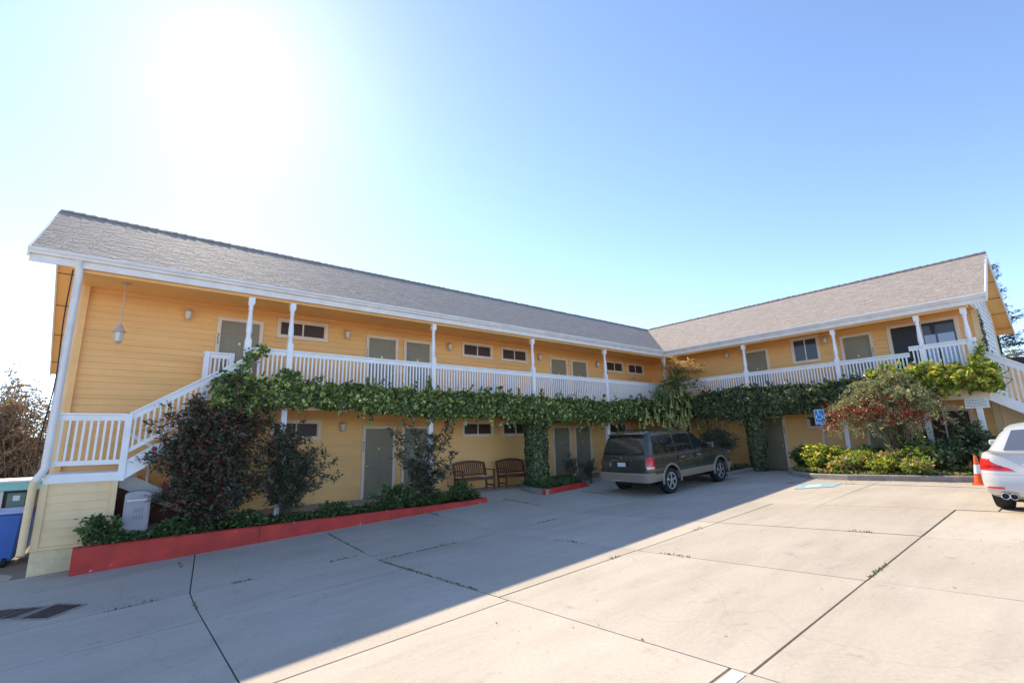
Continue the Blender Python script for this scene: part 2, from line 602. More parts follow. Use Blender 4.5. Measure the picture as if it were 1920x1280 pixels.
mark('accessible_bay_marking', [(-5.2, -7.0), (-4.6, -7.75), (-3.75, -7.7), (-3.6, -7.0), (-4.2, -6.75)], M_PAINTB)
mark('accessible_bay_symbol', [(-4.9, -7.15), (-4.5, -7.4), (-4.1, -7.3), (-4.4, -7.08)], M_PAINTW, 0.012)
for pts in ([(-20.95, -1.75), (-20.12, -2.28), (-20.44, -2.56), (-21.2, -2.05)], [(-20.02, -2.26), (-19.68, -2.62), (-20.05, -2.93), (-20.36, -2.66)]):
    g = thing('drain_cover', 'rusty drain plate set in the concrete, ' + ('the outer one, cut by the picture edge' if pts[0][0] < -20.5 else 'the inner one, nearer the red kerb'), 'drain cover', (pts[0][0], pts[0][1], gz(*pts[0])), 'rusty drain plates')
    b = MB().prism([(x, y, gz(x, y) + 0.008) for x, y in pts], (0, 0, -0.06))
    b.build('plate', M_RUST, g)
    c = np.mean(pts, axis=0)
    fr = MB()
    for k in range(4):
        p, q = pts[k], pts[(k + 1) % 4]
        p = c + (np.array(p) - c) * 1.06
        q = c + (np.array(q) - c) * 1.06
        fr.bar((p[0], p[1], gz(*p) + 0.008), (q[0], q[1], gz(*q) + 0.008), 0.03, 0.02)
    fr.build('frame', M_KERBGREY, g)
    for k in range(1, 6):
        t = k / 6
        p = np.array(pts[0]) * (1 - t) + np.array(pts[1]) * t
        q = np.array(pts[3]) * (1 - t) + np.array(pts[2]) * t
        MB().bar((p[0], p[1], gz(*p) + 0.012), (q[0], q[1], gz(*q) + 0.012), 0.012, 0.01).build('rib', M_RUST, g)

# ------------------------------------------------------------------ the motel
W, WR = 1.715, 1.30
FLOOR2 = 2.50
ZE, ZF, ZRD, DR = 5.20, 4.925, 7.10, 2.715
XE, YE = -21.36, -10.98
motel = thing('motel_building', 'yellow two storey L shaped motel with grey shingle roof and white balcony rails', 'motel', (-10, 1.7, -0.4))
TL = lambda a, d, z: (a, W - d, z)
TR = lambda a, d, z: (WR - d, a, z)


SEGS = []


def siding(parent, T, a0, a1, z0, z1, openings, m, exp=0.15, name='wall', slab=0.12, defer=False):
    wall = MB().box((a0, -slab, z0), (a1, 0.0, z1), T).build(name, m, parent)
    z = z0
    while z < z1 - 0.02:
        zt = min(z + exp, z1)
        cuts = {a0, a1}
        for o in openings:
            if o[2] < zt and o[3] > z:
                cuts.add(max(a0, min(a1, o[0])))
                cuts.add(max(a0, min(a1, o[1])))
        cuts = sorted(cuts)
        dd = lambda q: 0.028 - 0.021 * (q - z) / exp
        jz = random.uniform(-0.0015, 0.0015)
        for p, q in zip(cuts[:-1], cuts[1:]):
            if q - p < 0.004: continue
            p, q = p + 0.0015, q - 0.0015
            mid = (p + q) / 2
            rngs = [(z, zt)]
            for o in openings:
                if o[0] < mid < o[1]:
                    new = []
                    for u, v in rngs:
                        if o[3] <= u or o[2] >= v: new.append((u, v)); continue
                        if u < o[2]: new.append((u, o[2]))
                        if v > o[3]: new.append((o[3], v))
                    rngs = new
            for u, v in rngs:
                if v - u < 0.004: continue
                P = [(p, 0.001, u), (p, dd(u), u), (p, dd(v), v), (p, 0.001, v), (q, 0.001, u), (q, dd(u), u), (q, dd(v), v), (q, 0.001, v)]
                P = [T(x[0], x[1], x[2] + jz) for x in P]
                SEGS.append((q - p, wall, P, m))
        z = zt
    if not defer: lay_boards(10000)
    return wall


BF = [(0, 1, 2, 3), (7, 6, 5, 4), (0, 4, 5, 1), (1, 5, 6, 2), (2, 6, 7, 3), (3, 7, 4, 0)]


def lay_boards(limit):
    """the longest boards become parts of their own, the short offcuts one part of kind stuff per wall"""
    SEGS.sort(key=lambda s: -s[0])
    rest = {}
    for k, (ln, wall, P, m) in enumerate(SEGS):
        if k < limit: MB().add(P, BF).build('siding_board', m, wall)
        else: rest.setdefault(wall, (MB(), m))[0].add(P, BF)
    for wall, (bb, m) in rest.items(): bb.build('short_siding', m, wall, kind='stuff')
    SEGS.clear()


def window(parent, T, a0, a1, z0, z1, glass=None, tw=0.085, sill=True):
    b = MB()
    b.box((a0, 0.0, z1 - tw), (a1, 0.062, z1), T)
    b.box((a0, 0.0, z0), (a1, 0.062, z0 + tw), T)
    b.box((a0, 0.0, z0 + tw), (a0 + tw, 0.060, z1 - tw), T)
    b.box((a1 - tw, 0.0, z0 + tw), (a1, 0.060, z1 - tw), T)
    win = b.build('window', M_TRIM, parent, bevel=0.004)
    i0, i1, j0, j1 = a0 + tw, a1 - tw, z0 + tw, z1 - tw
    mid = (i0 + i1) / 2
    s = 0.026
    b = MB()
    b.box((i0, 0.002, j1 - s), (i1, 0.03, j1), T).box((i0, 0.002, j0), (i1, 0.03, j0 + s), T)
    b.box((i0, 0.002, j0 + s), (i0 + s, 0.028, j1 - s), T).box((i1 - s, 0.002, j0 + s), (i1, 0.028, j1 - s), T)
    b.box((mid - 0.02, 0.002, j0 + s), (mid + 0.02, 0.032, j1 - s), T)
    b.build('sash', M_TRIM, win)
    for p, q in ((i0 + s, mid - 0.02), (mid + 0.02, i1 - s)):
        MB().box((p, 0.001, j0 + s), (q, 0.012, j1 - s), T).build('pane', glass or M_PANE, win)
    return win


def door(parent, T, a0, a1, zf, zt, number=None, plaque=True, hinge=1, tw=0.095):
    i0, i1 = a0 + tw, a1 - tw
    lb = MB().box((i0, 0.001, zf), (i1, 0.014, zt - tw), T)
    leaf = lb.build('door', M_DOOR, parent)
    H = zt - tw - zf
    wd = i1 - i0
    for cx in (0.28, 0.72):
        for u, v in ((0.07, 0.36), (0.44, 0.78), (0.84, 0.95)):
            x0 = i0 + wd * cx - wd * 0.16
            x1 = i0 + wd * cx + wd * 0.16
            MB().box((x0, 0.012, zf + H * u), (x1, 0.024, zf + H * v), T).build('door_panel', M_DOOR, leaf, bevel=0.006)
    fr = MB()
    fr.box((a0, 0.0, zf), (i0, 0.064, zt - tw), T).box((i1, 0.0, zf), (a1, 0.064, zt - tw), T).box((a0, 0.0, zt - tw), (a1, 0.068, zt), T)
    fr.build('door_frame', M_TRIM, leaf, bevel=0.004)
    MB().box((i0, 0.0, zf - 0.02), (i1, 0.06, zf + 0.012), T).build('threshold', M_DARKMETAL, leaf)
    kx = i1 - 0.07 if hinge > 0 else i0 + 0.07
    c = T(kx, 0.05, zf + 0.95)
    MB().lathe([(0.005, -0.03), (0.026, -0.022), (0.03, 0), (0.026, 0.02), (0.006, 0.03)], c, 10, 'z').build('knob', M_BRASS, leaf, smooth=0.8)
    if plaque:
        m = (i0 + i1) / 2
        MB().box((m - 0.035, 0.013, zf + 1.42), (m + 0.035, 0.028, zf + 1.50), T).build('plaque', M_BRASS, leaf, bevel=0.006)
    if number:
        for k in range(3):
            z = zf + 1.62 - k * 0.105
            x = a0 + tw * 0.45
            n = MB()
            n.box((x - 0.018, 0.063, z), (x + 0.018, 0.072, z + 0.014), T)
            n.box((x - 0.018, 0.063, z + 0.058), (x + 0.018, 0.072, z + 0.072), T)
            n.box((x + 0.006 if k != 1 else x - 0.018, 0.063, z + 0.016), (x + 0.018 if k != 1 else x - 0.006, 0.072, z + 0.056), T)
            n.build('house_number', M_DARKMETAL, leaf)
    return leaf


# openings of the two wings
LU_D = [(-17.93, -16.82), (-13.86, -12.76), (-12.56, -11.50), (-5.89, -4.82), (-4.62, -3.54)]
LU_W = [(-16.48, -15.06), (-10.26, -8.86), (-8.46, -7.09), (-2.30, -0.96), (-0.66, 0.64)]
LL_D = LU_D[1:]
LL_W = [(-16.45, -15.10), (-10.26, -8.88), (-8.48, -7.12), (-2.33, -1.05)]
LZ1, LZ0 = -0.39, FLOOR2
ops = [(a, b_, FLOOR2, 4.65) for a, b_ in LU_D] + [(a, b_, 4.25, 4.83) for a, b_ in LU_W]
w1 = siding(motel, TL, -20.62, 1.715, FLOOR2 - 0.02, 4.985, ops, M_WALL, defer=True)
ops2 = [(a, b_, -0.39, 1.77) for a, b_ in LL_D] + [(a, b_, 1.37, 1.945) for a, b_ in LL_W]
w2 = siding(motel, TL, -20.62, 1.715, -0.45, FLOOR2 - 0.022, ops2, M_WALL, defer=True)
for k, (a, b_) in enumerate(LU_D): door(motel, TL, a, b_, FLOOR2, 4.65, number=k in (0, 1, 3), hinge=1 if k % 2 else -1)
for a, b_ in LU_W: window(motel, TL, a, b_, 4.25, 4.83)
for k, (a, b_) in enumerate(LL_D): door(motel, TL, a, b_, -0.39, 1.77, number=k in (0, 2), hinge=1 if k % 2 else -1)
for a, b_ in LL_W: window(motel, TL, a, b_, 1.37, 1.945)


def ry(y): return -12.669 + (y + 12.669) * 0.9804


def rz(z): return 1.248 + (z - 1.248) * 0.9804


RU_D = [(ry(-3.98), ry(-2.92)), (ry(-7.70), ry(-6.66))]
RU_W = [(ry(-5.95), ry(-4.90), rz(4.0), rz(5.06))]
RU_S = (ry(-10.08), ry(-8.14), FLOOR2, 4.88)
RL_D = [(ry(-4.26), ry(-3.16)), (ry(-8.1), ry(-7.0))]
RL_W = [(ry(-6.3), ry(-5.09), rz(1.38), rz(1.95)), (ry(-9.95), ry(-8.5), 0.62, 1.93)]
opsR = [(a, b_, FLOOR2, 4.78) for a, b_ in RU_D] + [(x[0], x[1], x[2], x[3]) for x in RU_W] + [RU_S]
w3 = siding(motel, TR, -10.57, 1.715, FLOOR2 - 0.02, 4.985, opsR, M_WALL, defer=True)
opsR2 = [(a, b_, -0.2, 1.95) for a, b_ in RL_D] + RL_W
w4 = siding(motel, TR, -10.57, 1.715, -0.25, FLOOR2 - 0.022, opsR2, M_WALL, defer=True)
lay_boards(250)
for k, (a, b_) in enumerate(RU_D): door(motel, TR, a, b_, FLOOR2, 4.78, number=k == 1, hinge=1)
for x in RU_W: window(motel, TR, *x, glass=M_PANE2)
for k, (a, b_) in enumerate(RL_D): door(motel, TR, a, b_, -0.2, 1.95, number=k == 0, hinge=-1, plaque=k == 1)
for x in RL_W: window(motel, TR, *x)
# large glazed slider on the right wing
a0, a1, s0, s1 = RU_S
b = MB()
tw = 0.11
b.box((a0, 0, s1 - tw), (a1, 0.045, s1), TR).box((a0, 0, s0), (a0 + tw, 0.043, s1 - tw), TR).box((a1 - tw, 0, s0), (a1, 0.043, s1 - tw), TR)
sl_ = b.build('sliding_door', M_TRIM, motel, bevel=0.004)
mid = a0 + (a1 - a0) * 0.52
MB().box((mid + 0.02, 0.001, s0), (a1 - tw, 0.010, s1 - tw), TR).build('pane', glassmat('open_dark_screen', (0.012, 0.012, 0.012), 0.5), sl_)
MB().box((a0 + tw, 0.001, s0), (mid - 0.05, 0.014, s1 - tw), TR).build('pane', M_PANE2, sl_)
M_CURT = mat('curtain_pale_blue', (0.42, 0.52, 0.66), 0.25, 0.1, 3)
MB().box((a0 + tw + 0.05, 0.0135, s0), (mid - 0.42, 0.0165, 4.36), TR).build('shade', M_CURT, sl_)
MB().box((mid - 0.36, 0.0135, s0), (mid - 0.08, 0.0165, 4.36), TR).build('shade', M_CURT, sl_)
MB().box((mid - 0.05, 0.001, s0), (mid + 0.02, 0.035, s1 - tw), TR).build('sash', M_TRIM, sl_)
# small vent grille near the inner corner
v = MB().box((-0.33, 0.012, 4.01), (-0.03, 0.035, 4.10), TL).build('vent_grille', M_WALL2, motel)
for k in range(4): MB().box((-0.31, 0.03, 4.022 + k * 0.02), (-0.05, 0.040, 4.03 + k * 0.02), TL).build('louvre', M_DARKMETAL, v)

# end walls
GM = [(0.15, 4.99), (DR, 6.95), (7.2, 3.83), (7.2, -1.3), (1.60, -1.3), (1.60, 4.99)]
MB().prism([(-20.62, y, z) for y, z in GM], (0.1, 0, 0)).build('end_wall', M_WALL, motel)
MB().box((-20.70, 1.672, -1.1), (-20.60, 1.80, 4.984)).build('corner_board', M_WALL2, motel)
GR = [(0.12, 4.99), (DR, 6.95), (4.75, 5.55), (4.75, -0.4), (1.42, -0.4), (1.42, 4.99)]
ew = MB().prism([(x, -10.46, z) for x, z in GR], (0, -0.1, 0)).build('end_wall', M_GABLE, motel)
z = -0.2
while z < 6.6:
    xa = 1.42 if z < 4.99 else 0.12 + (z - 4.99) * 1.33
    xb = 4.75 if z + .16 < 5.5 else DR + (6.95 - z - .16) * 1.45
    if xb - xa > 0.3:
        MB().add([(xa, -10.562, z), (xb, -10.562, z), (xb, -10.588, z), (xa, -10.588, z), (xa, -10.562, z + .16), (xb, -10.562, z + .16), (xb, -10.568, z + .16), (xa, -10.568, z + .16)],
                 [(0, 1, 2, 3), (7, 6, 5, 4), (3, 2, 6, 7), (0, 3, 7, 4), (1, 5, 6, 2), (0, 4, 5, 1)]).build('siding_board', M_GABLE, ew)
    z += 0.16
MB().box((1.262, -10.61, -0.2), (1.42, -10.455, 4.98)).build('corner_board', M_WALL2, motel)
MB().box((4.75, -10.6, -0.4), (4.87, -10.46, 5.45)).build('corner_board', M_WALL2, motel)

# ---- roof
deck = MB()
t = 0.10
SL = (ZRD - ZE) / DR
lf = [(XE, -0.02, ZE - .014), (0, -0.02, ZE - .014), (DR, DR, ZRD), (XE, DR, ZRD)]
deck.prism(lf, (0, 0, -t))
roof = deck.build('roof', M_SOFFIT, motel)
deck = MB().prism([(-0.02, YE, ZE - .014), (-0.02, 0, ZE - .014), (DR, DR, ZRD), (DR, YE, ZRD)], (0, 0, -t))
roof2 = deck.build('roof', M_SOFFIT, motel)
rear = MB().prism([(XE, DR, ZRD), (DR, DR, ZRD), (DR + 3.0, 7.6, 3.68), (XE - 0.2, 7.6, 3.68)], (0, 0, -t))
rear1 = rear.build('roof', M_SOFFIT, motel)
rear = MB().prism([(DR, YE, ZRD), (5.75, YE, 4.75), (5.75, DR + 2.9, 4.75), (DR, DR, ZRD)], (0, 0, -t))
rear2 = rear.build('roof', M_SOFFIT, motel)
MB().prism([(XE, DR, ZRD + .012), (DR, DR, ZRD + .012), (DR + 3.0, 7.66, 3.67), (XE - 0.2, 7.66, 3.67)], (0, 0, 0.011)).build('shingles', M_SHINGLE, rear1, kind='stuff')
MB().prism([(DR, YE, ZRD + .012), (5.80, YE, 4.74), (5.80, DR + 2.9, 4.74), (DR, DR, ZRD + .012)], (0, 0, 0.011)).build('shingles', M_SHINGLE, rear2, kind='stuff')


MB().prism([(XE, -0.02, ZE - .012), (0, -0.02, ZE - .012), (DR, DR, ZRD + .002), (XE, DR, ZRD + .002)], (0, 0, .004)).build('underlayment', M_RIDGE, roof)
MB().prism([(-0.02, YE, ZE - .012), (-0.02, 0, ZE - .012), (DR, DR, ZRD + .002), (DR, YE, ZRD + .002)], (0, 0, .004)).build('underlayment', M_RIDGE, roof2)


def shingles(parent, right):
    sv = Vector((DR, 0, ZRD - ZE)) if right else Vector((0, DR, ZRD - ZE))
    ln = sv.length
    sv.normalize()
    nv = Vector((-(ZRD - ZE), 0, DR)).normalized() if right else Vector((0, -(ZRD - ZE), DR)).normalized()
    av = Vector((0, 1, 0)) if right else Vector((1, 0, 0))
    a_lo = YE - 0.03 if right else XE - 0.03
    n = int(ln / 0.095) + 1
    bb = MB()
    for c in range(n):
        v0 = c * ln / n - (0.05 if c == 0 else 0)
        v1 = (c + 1) * ln / n + 0.02
        lim = (c + 0.5) / n * DR
        a = a_lo - random.uniform(0, 0.2)
        while a < lim:
            wdt = random.choice((0.10, 0.14, 0.18, 0.24)) + random.uniform(-.02, .02)
            p, q = max(a, a_lo), min(a + wdt - 0.006, lim)
            a += wdt
            if q - p < 0.02: continue
            lift = 0.013 + random.uniform(0, 0.004)
            dv = random.uniform(-0.006, 0.006)
            o = Vector((0, 0, ZE))
            e = [o + av * p + sv * (v0 + dv) + nv * lift, o + av * q + sv * (v0 + dv) + nv * lift,
                 o + av * q + sv * v1 + nv * 0.012, o + av * p + sv * v1 + nv * 0.012,
                 o + av * p + sv * (v0 + dv) + nv * 0.002, o + av * q + sv * (v0 + dv) + nv * 0.002]
            fs = [(0, 1, 2, 3), (4, 5, 1, 0), (4, 0, 3), (5, 2, 1)]
            if right: fs = [f[::-1] for f in fs]
            bb.add(e, fs)
    bb.build('shingles', M_SHINGLE, parent, kind='stuff', recalc=False)


shingles(roof, False)
shingles(roof2, True)
capL = MB()
h = 0.13
capL.add([(-0.12, -h, -h * SL + .02), (0.12, -h, -h * SL + .035), (-0.12, 0, .02), (0.12, 0, .04), (-0.12, h, -h * SL + .02), (0.12, h, -h * SL + .035),
          (-0.12, -h, -h * SL - .01), (0.12, -h, -h * SL - .01), (-0.12, h, -h * SL - .01), (0.12, h, -h * SL - .01)],
         [(0, 1, 3, 2), (2, 3, 5, 4), (0, 6, 7, 1), (4, 5, 9, 8), (1, 7, 9, 5, 3), (0, 2, 4, 8, 6)])
cme = capL.mesh('ridge_cap', M_RIDGE)
x = XE + 0.1
while x < DR - 0.05:
    inst('ridge_cap', cme, (x, DR, ZRD + random.uniform(0.008, 0.02)), roof)
    x += 0.215
y = YE + 0.1
while y < DR - 0.1:
    inst('ridge_cap', cme, (DR, y, ZRD + random.uniform(0.008, 0.02)), roof2, rot=(0, 0, -math.pi / 2))
    y += 0.215
# valley flashing
MB().bar((0.0, 0.0, ZE + .025), (DR, DR, ZRD + .025), 0.10, 0.006, (0, 0, 1)).build('valley_flashing', M_SHINGLE, roof)

# fascia, gutter, soffit, beams
MB().box((XE, 0.02, ZF), (0.02, 0.055, ZE - 0.02)).build('fascia_board', M_WHITEW, motel)
MB().box((0.02, YE, ZF), (0.055, 0.055, ZE - 0.02)).build('fascia_board', M_WHITEW, motel)
gp = [(-0.085, 0.0), (-0.095, -0.045), (-0.055, -0.085), (-0.05, -0.12), (0.018, -0.12), (0.018, 0.0), (0.004, 0.0), (0.004, -0.104), (-0.042, -0.104), (-0.045, -0.080), (-0.080, -0.042), (-0.073, 0.0)]
g1 = MB().prism([(XE - 0.01, p[0], ZE - 0.005 + p[1]) for p in gp], (-XE - 0.06, 0, 0)).build('gutter', M_WHITEW, motel)
g2 = MB().prism([(p[0], YE - 0.01, ZE - 0.005 + p[1]) for p in gp], (0, -YE - 0.06, 0)).build('gutter', M_WHITEW, motel)
MB().box((-20.615, 0.056, 4.985), (1.7, W - 0.001, 5.03)).build('ceiling', M_SOFFIT, motel)
MB().box((0.056, -10.57, 4.985), (WR - 0.001, 0.055, 5.03)).build('ceiling', M_SOFFIT, motel)
MB().box((-20.6, 0.10, 4.86), (0.24, 0.24, 4.984)).build('beam', M_SOFFIT, motel, bevel=0.006)
MB().box((0.10, -10.55, 4.86), (0.239, 0.099, 4.984)).build('beam', M_SOFFIT, motel, bevel=0.006)
# rakes
for (xa, xb) in ((XE - 0.035, XE),):
    MB().prism([(xb, -0.03, ZE + .01), (xb, DR, ZRD + .012), (xb, DR, ZRD - .19), (xb, -0.03, ZE - .2)], (xa - xb, 0, 0)).build('rake_board', M_WHITEW, motel)
    MB().prism([(xb, DR, ZRD + .012), (xb - .2, 7.62, 3.68), (xb - .2, 7.62, 3.52), (xb, DR, ZRD - .16)], (xa - xb, 0, 0)).build('rake_board', M_WHITEW, motel)
MB().prism([(-0.03, YE, ZE + .01), (DR, YE, ZRD + .012), (DR, YE, ZRD - .19), (-0.03, YE, ZF)], (0, -0.035, 0)).build('rake_board', M_WHITEW, motel)
MB().prism([(DR, YE, ZRD + .012), (5.78, YE, 4.75), (5.78, YE, 4.57), (DR, YE, ZRD - .19)], (0, -0.035, 0)).build('rake_board', M_WHITEW, motel)
for k in range(5):      # battens across the open rake soffits
    t_ = (k + 0.6) / 5
    y = DR + t_ * 4.8
    z = ZRD - t_ * 3.36 - 0.105
    MB().bar((XE - 0.2 * t_, y, z), (-20.6, y, z), 0.03, 0.012).build('soffit_seam', M_STEM, rear1)
    x = DR + t_ * 3.0
    z = ZRD - t_ * 2.35 - 0.105
    MB().bar((x, YE, z), (x, -10.56, z), 0.022, 0.010).build('soffit_seam', M_STEM, rear2)

# balcony floor and edge beams
MB().box((-17.42, 0.16, 2.36), (1.3, W - 0.001, FLOOR2)).build('balcony_floor', M_WALL2, motel)
MB().box((-18.22, 0.90, 2.36), (-17.422, W - 0.001, FLOOR2)).build('balcony_floor', M_WALL2, motel)
MB().box((0.16, -10.56, 2.36), (WR - 0.001, 0.159, FLOOR2)).build('balcony_floor', M_WALL2, motel)
MB().box((-17.46, 0.07, 2.11), (0.16, 0.159, FLOOR2 + 0.02)).build('edge_beam', M_TRIM, motel, bevel=0.006)
MB().box((0.07, -10.6, 2.11), (0.159, 0.069, FLOOR2 + 0.02)).build('edge_beam', M_TRIM, motel, bevel=0.006)

# posts
pm = MB()
hs = 0.068
pm.box((-hs, -hs, 0), (hs, hs, 1.30)).box((-hs, -hs, 2.20), (hs, hs, 2.365))
pm.lathe([(0.055, 1.299), (0.066, 1.31), (0.066, 1.34), (0.048, 1.36), (0.060, 1.385), (0.060, 1.41), (0.046, 1.43), (0.060, 1.47), (0.068, 1.56), (0.064, 1.66), (0.052, 1.84), (0.043, 2.0), (0.041, 2.05), (0.058, 2.065), (0.058, 2.09), (0.045, 2.105), (0.047, 2.14), (0.064, 2.16), (0.064, 2.201)], (0, 0, 0), 16)
pme = pm.mesh('porch_post', M_WHITE, smooth=0.6)
for x in (-17.41, -16.45, -12.28, -8.16, -4.13, 0.17): inst('porch_post', pme, (x, 0.17, FLOOR2), motel)
for y in (-3.65, -6.91, -9.29, -10.42): inst('porch_post', pme, (0.17, y, FLOOR2), motel)
pm = MB().box((-hs, -hs, 0), (hs, hs, 2.5))
lpm = pm.mesh('ground_post', M_WHITE, bevel=0.008)
for x in (-16.48, -12.36, -8.16, -4.22): inst('ground_post', lpm, (x, 0.17, -0.395), motel)
for y in (-3.7, -6.85, -9.07, -10.3): inst('ground_post', lpm, (0.17, y, -0.3), motel, scale=(1, 1, 0.963))

# railings
balm = {}


def baluster_mesh(hh):
    k = round(hh, 3)
    if k not in balm:
        balm[k] = MB().box((-0.019, -0.019, 0), (0.019, 0.019, k)).mesh('baluster', M_WHITE)
    return balm[k]


def railing(parent, p, q, top, zb, name='balcony_railing', sp=0.1):
    p = Vector(p); q = Vector(q)
    d = (q - p)
    L_ = d.length
    d.normalize()
    b = MB()
    b.bar((p.x, p.y, top - 0.018), (q.x, q.y, top - 0.018), 0.125, 0.036)
    b.bar((p.x, p.y, top - 0.035 - 0.055), (q.x, q.y, top - 0.035 - 0.055), 0.045, 0.11)
    r = b.build(name, M_WHITE, parent)
    MB().bar((p.x, p.y, zb + 0.05), (q.x, q.y, zb + 0.05), 0.045, 0.09).build('bottom_rail', M_WHITE, r)
    n = max(1, int(round(L_ / sp)) - 1)
    hh = top - 0.147 - (zb + 0.095)
    me = baluster_mesh(hh)
    for k in range(n):
        c = p + d * (L_ * (k + 1) / (n + 1))
        inst('baluster', me, (c.x, c.y, zb + 0.095), r, rot=(0, 0, math.atan2(d.y, d.x)))
    return r


RT = 3.62
xs_ = [-17.24, -16.45, -12.28, -8.16, -4.13, 0.17]
for a, b_ in zip(xs_[:-1], xs_[1:]):
    railing(motel, (a + (0.07 if a > -17 else 0), 0.17, 0), (b_ - 0.07, 0.17, 0), RT, 2.60)
ys_ = [0.17, -3.65, -6.91, -8.95]
for a, b_ in zip(ys_[:-1], ys_[1:]):
    railing(motel, (0.17, a - 0.07, 0), (0.17, b_ + (0.07 if b_ > -8 else 0), 0), 3.71, 2.60)
railing(motel, (0.17, -8.96, 0), (0.17, -10.35, 0), 3.90, 2.62)
railing(motel, (-18.15, 0.93, 0), (-17.62, 0.93, 0), 3.55, 2.60, sp=0.09)
railing(motel, (-18.15, 0.99, 0), (-18.15, 1.68, 0), 3.55, 2.60)
for x in (-18.15, -17.62): MB().box((x - 0.055, 0.875, 2.4), (x + 0.055, 0.985, 3.56)).build('newel_post', M_WHITE, motel, bevel=0.006)
MB().bar((-17.24, 0.17, RT - 0.02), (-17.40, 0.30, RT - 0.05), 0.12, 0.035).build('rail_return', M_WHITE, motel)

# downspouts
dsp = MB()
dsp.tube([(-20.63, -0.03, 5.08), (-20.63, 0.03, 4.98), (-20.61, 0.07, 4.86), (-20.61, 0.0, 2.0), (-20.61, 0.0, 0.92)], 0.068, 8)
dsp.tube([(-20.61, 0.0, 0.94), (-20.64, 0.0, 0.84), (-20.72, 0.0, 0.70)], 0.066, 8)
dsp.build('downspout', M_WHITEW, motel, smooth=0.9)
MB().tube([(-20.72, 0.0, 0.72), (-20.735, 0.0, 0.6), (-20.74, 0.0, -0.52), (-20.74, -0.03, -0.60)], 0.062, 8).build('downspout', M_WALL2, motel, smooth=0.9)
dsp = MB().tube([(-0.03, -0.03, 5.06), (0.02, 0.02, 4.95), (0.09, 0.09, 4.84)], 0.045, 8).tube([(0.085, 0.085, 4.85), (0.085, 0.085, -0.2)], 0.043, 8)
dsp.build('downspout', M_WHITEW, motel, smooth=0.9)
cab = []
for k in range(24):
    t_ = k / 23
    cab.append((-20.70 - 0.05 * math.sin(t_ * 9) * t_, -0.04, 4.85 - t_ * 3.95))
MB().tube(cab, 0.012, 5).build('cable', M_BLACK, motel)

# ------------------------------------------------------------------ left staircase
st = thing('exterior_staircase', 'white railed switchback staircase with yellow siding base at the near end of the building', 'staircase', (-19.5, 0.5, -1.0))
LX0, LX1, LZ = -20.62, -19.52, 0.80
MB().box((LX0, 0.06, LZ - 0.17), (LX1 + 0.03, 1.68, LZ)).build('landing', M_WHITE, st, bevel=0.006)
TLa = lambda a, d, z: (a, 0.12 - d, z)
siding(st, TLa, LX0 + 0.02, LX1 - 0.02, -0.50, LZ - 0.171, [], M_WALL2, 0.155, 'landing_wall', 1.5)
MB().box((LX0 - 0.02, 0.06, -0.5), (LX0 + 0.085, 0.13, LZ - 0.171)).build('corner_board', M_WALL2, st)
MB().box((LX1 - 0.085, 0.06, -0.5), (LX1 + 0.01, 0.13, LZ - 0.171)).build('corner_board', M_WALL2, st)
MB().box((LX0 - 0.03, 0.045, -0.56), (LX1 + 0.02, 1.62, -0.501)).build('water_table', M_WALL2, st, bevel=0.008)
MB().box((LX0 - 0.01, 0.075, -1.6), (LX1 + 0.3, 1.62, -0.561)).build('footing', M_STUCCO, st)
railing(st, (LX0 + 0.03, 0.10, 0), (LX1 + 0.0, 0.10, 0), 1.97, 0.95, 'landing_railing', 0.11)
MB().box((LX1 - 0.02, 0.03, 0.62), (LX1 + 0.10, 0.15, 1.96)).build('newel_post', M_WHITE, st, bevel=0.006)
# upper flight
A = Vector((LX1 + 0.05, 0.10, 1.985)); B_ = Vector((-17.46, 0.10, 3.33))
dA = B_ - A
hr = MB()
hr.bar(A + Vector((0, 0, -.018)), B_ + Vector((0, 0, -.018)), 0.12, 0.036)
hr.bar(A + Vector((0, 0, -.10)), B_ + Vector((0, 0, -.10)), 0.045, 0.13)
sr = hr.build('stair_railing', M_WHITE, st)
MB().bar(A + Vector((0, 0, -.80)), B_ + Vector((0, 0, -.80)), 0.045, 0.08).build('bottom_rail', M_WHITE, sr)
nb = 19
bm_ = MB().box((-0.019, -0.019, 0), (0.019, 0.019, 0.70)).mesh('baluster', M_WHITE)
for k in range(nb):
    c = A + dA * ((k + 1) / (nb + 1))
    inst('baluster', bm_, (c.x, c.y, c.z - 0.83), sr)
MB().prism([(LX1 + .08, .06, .64), (LX1 + .08, .06, 1.02), (-17.4, .06, 2.42), (-17.4, .06, 2.04)], (0, 0.045, 0)).build('stringer', M_WHITE, st)
MB().prism([(LX1 + .08, .84, .64), (LX1 + .08, .84, 1.02), (-17.4, .84, 2.42), (-17.4, .84, 2.04)], (0, 0.045, 0)).build('stringer', M_WHITE, st)
tm = MB().box((-0.15, 0, -0.02), (0.13, 0.73, 0.02)).mesh('tread', M_WALL2)
for k in range(9):
    t_ = (k + 1) / 10
    inst('tread', tm, (LX1 + 0.03 + t_ * 2.08, 0.108, LZ + t_ * 1.70), st)
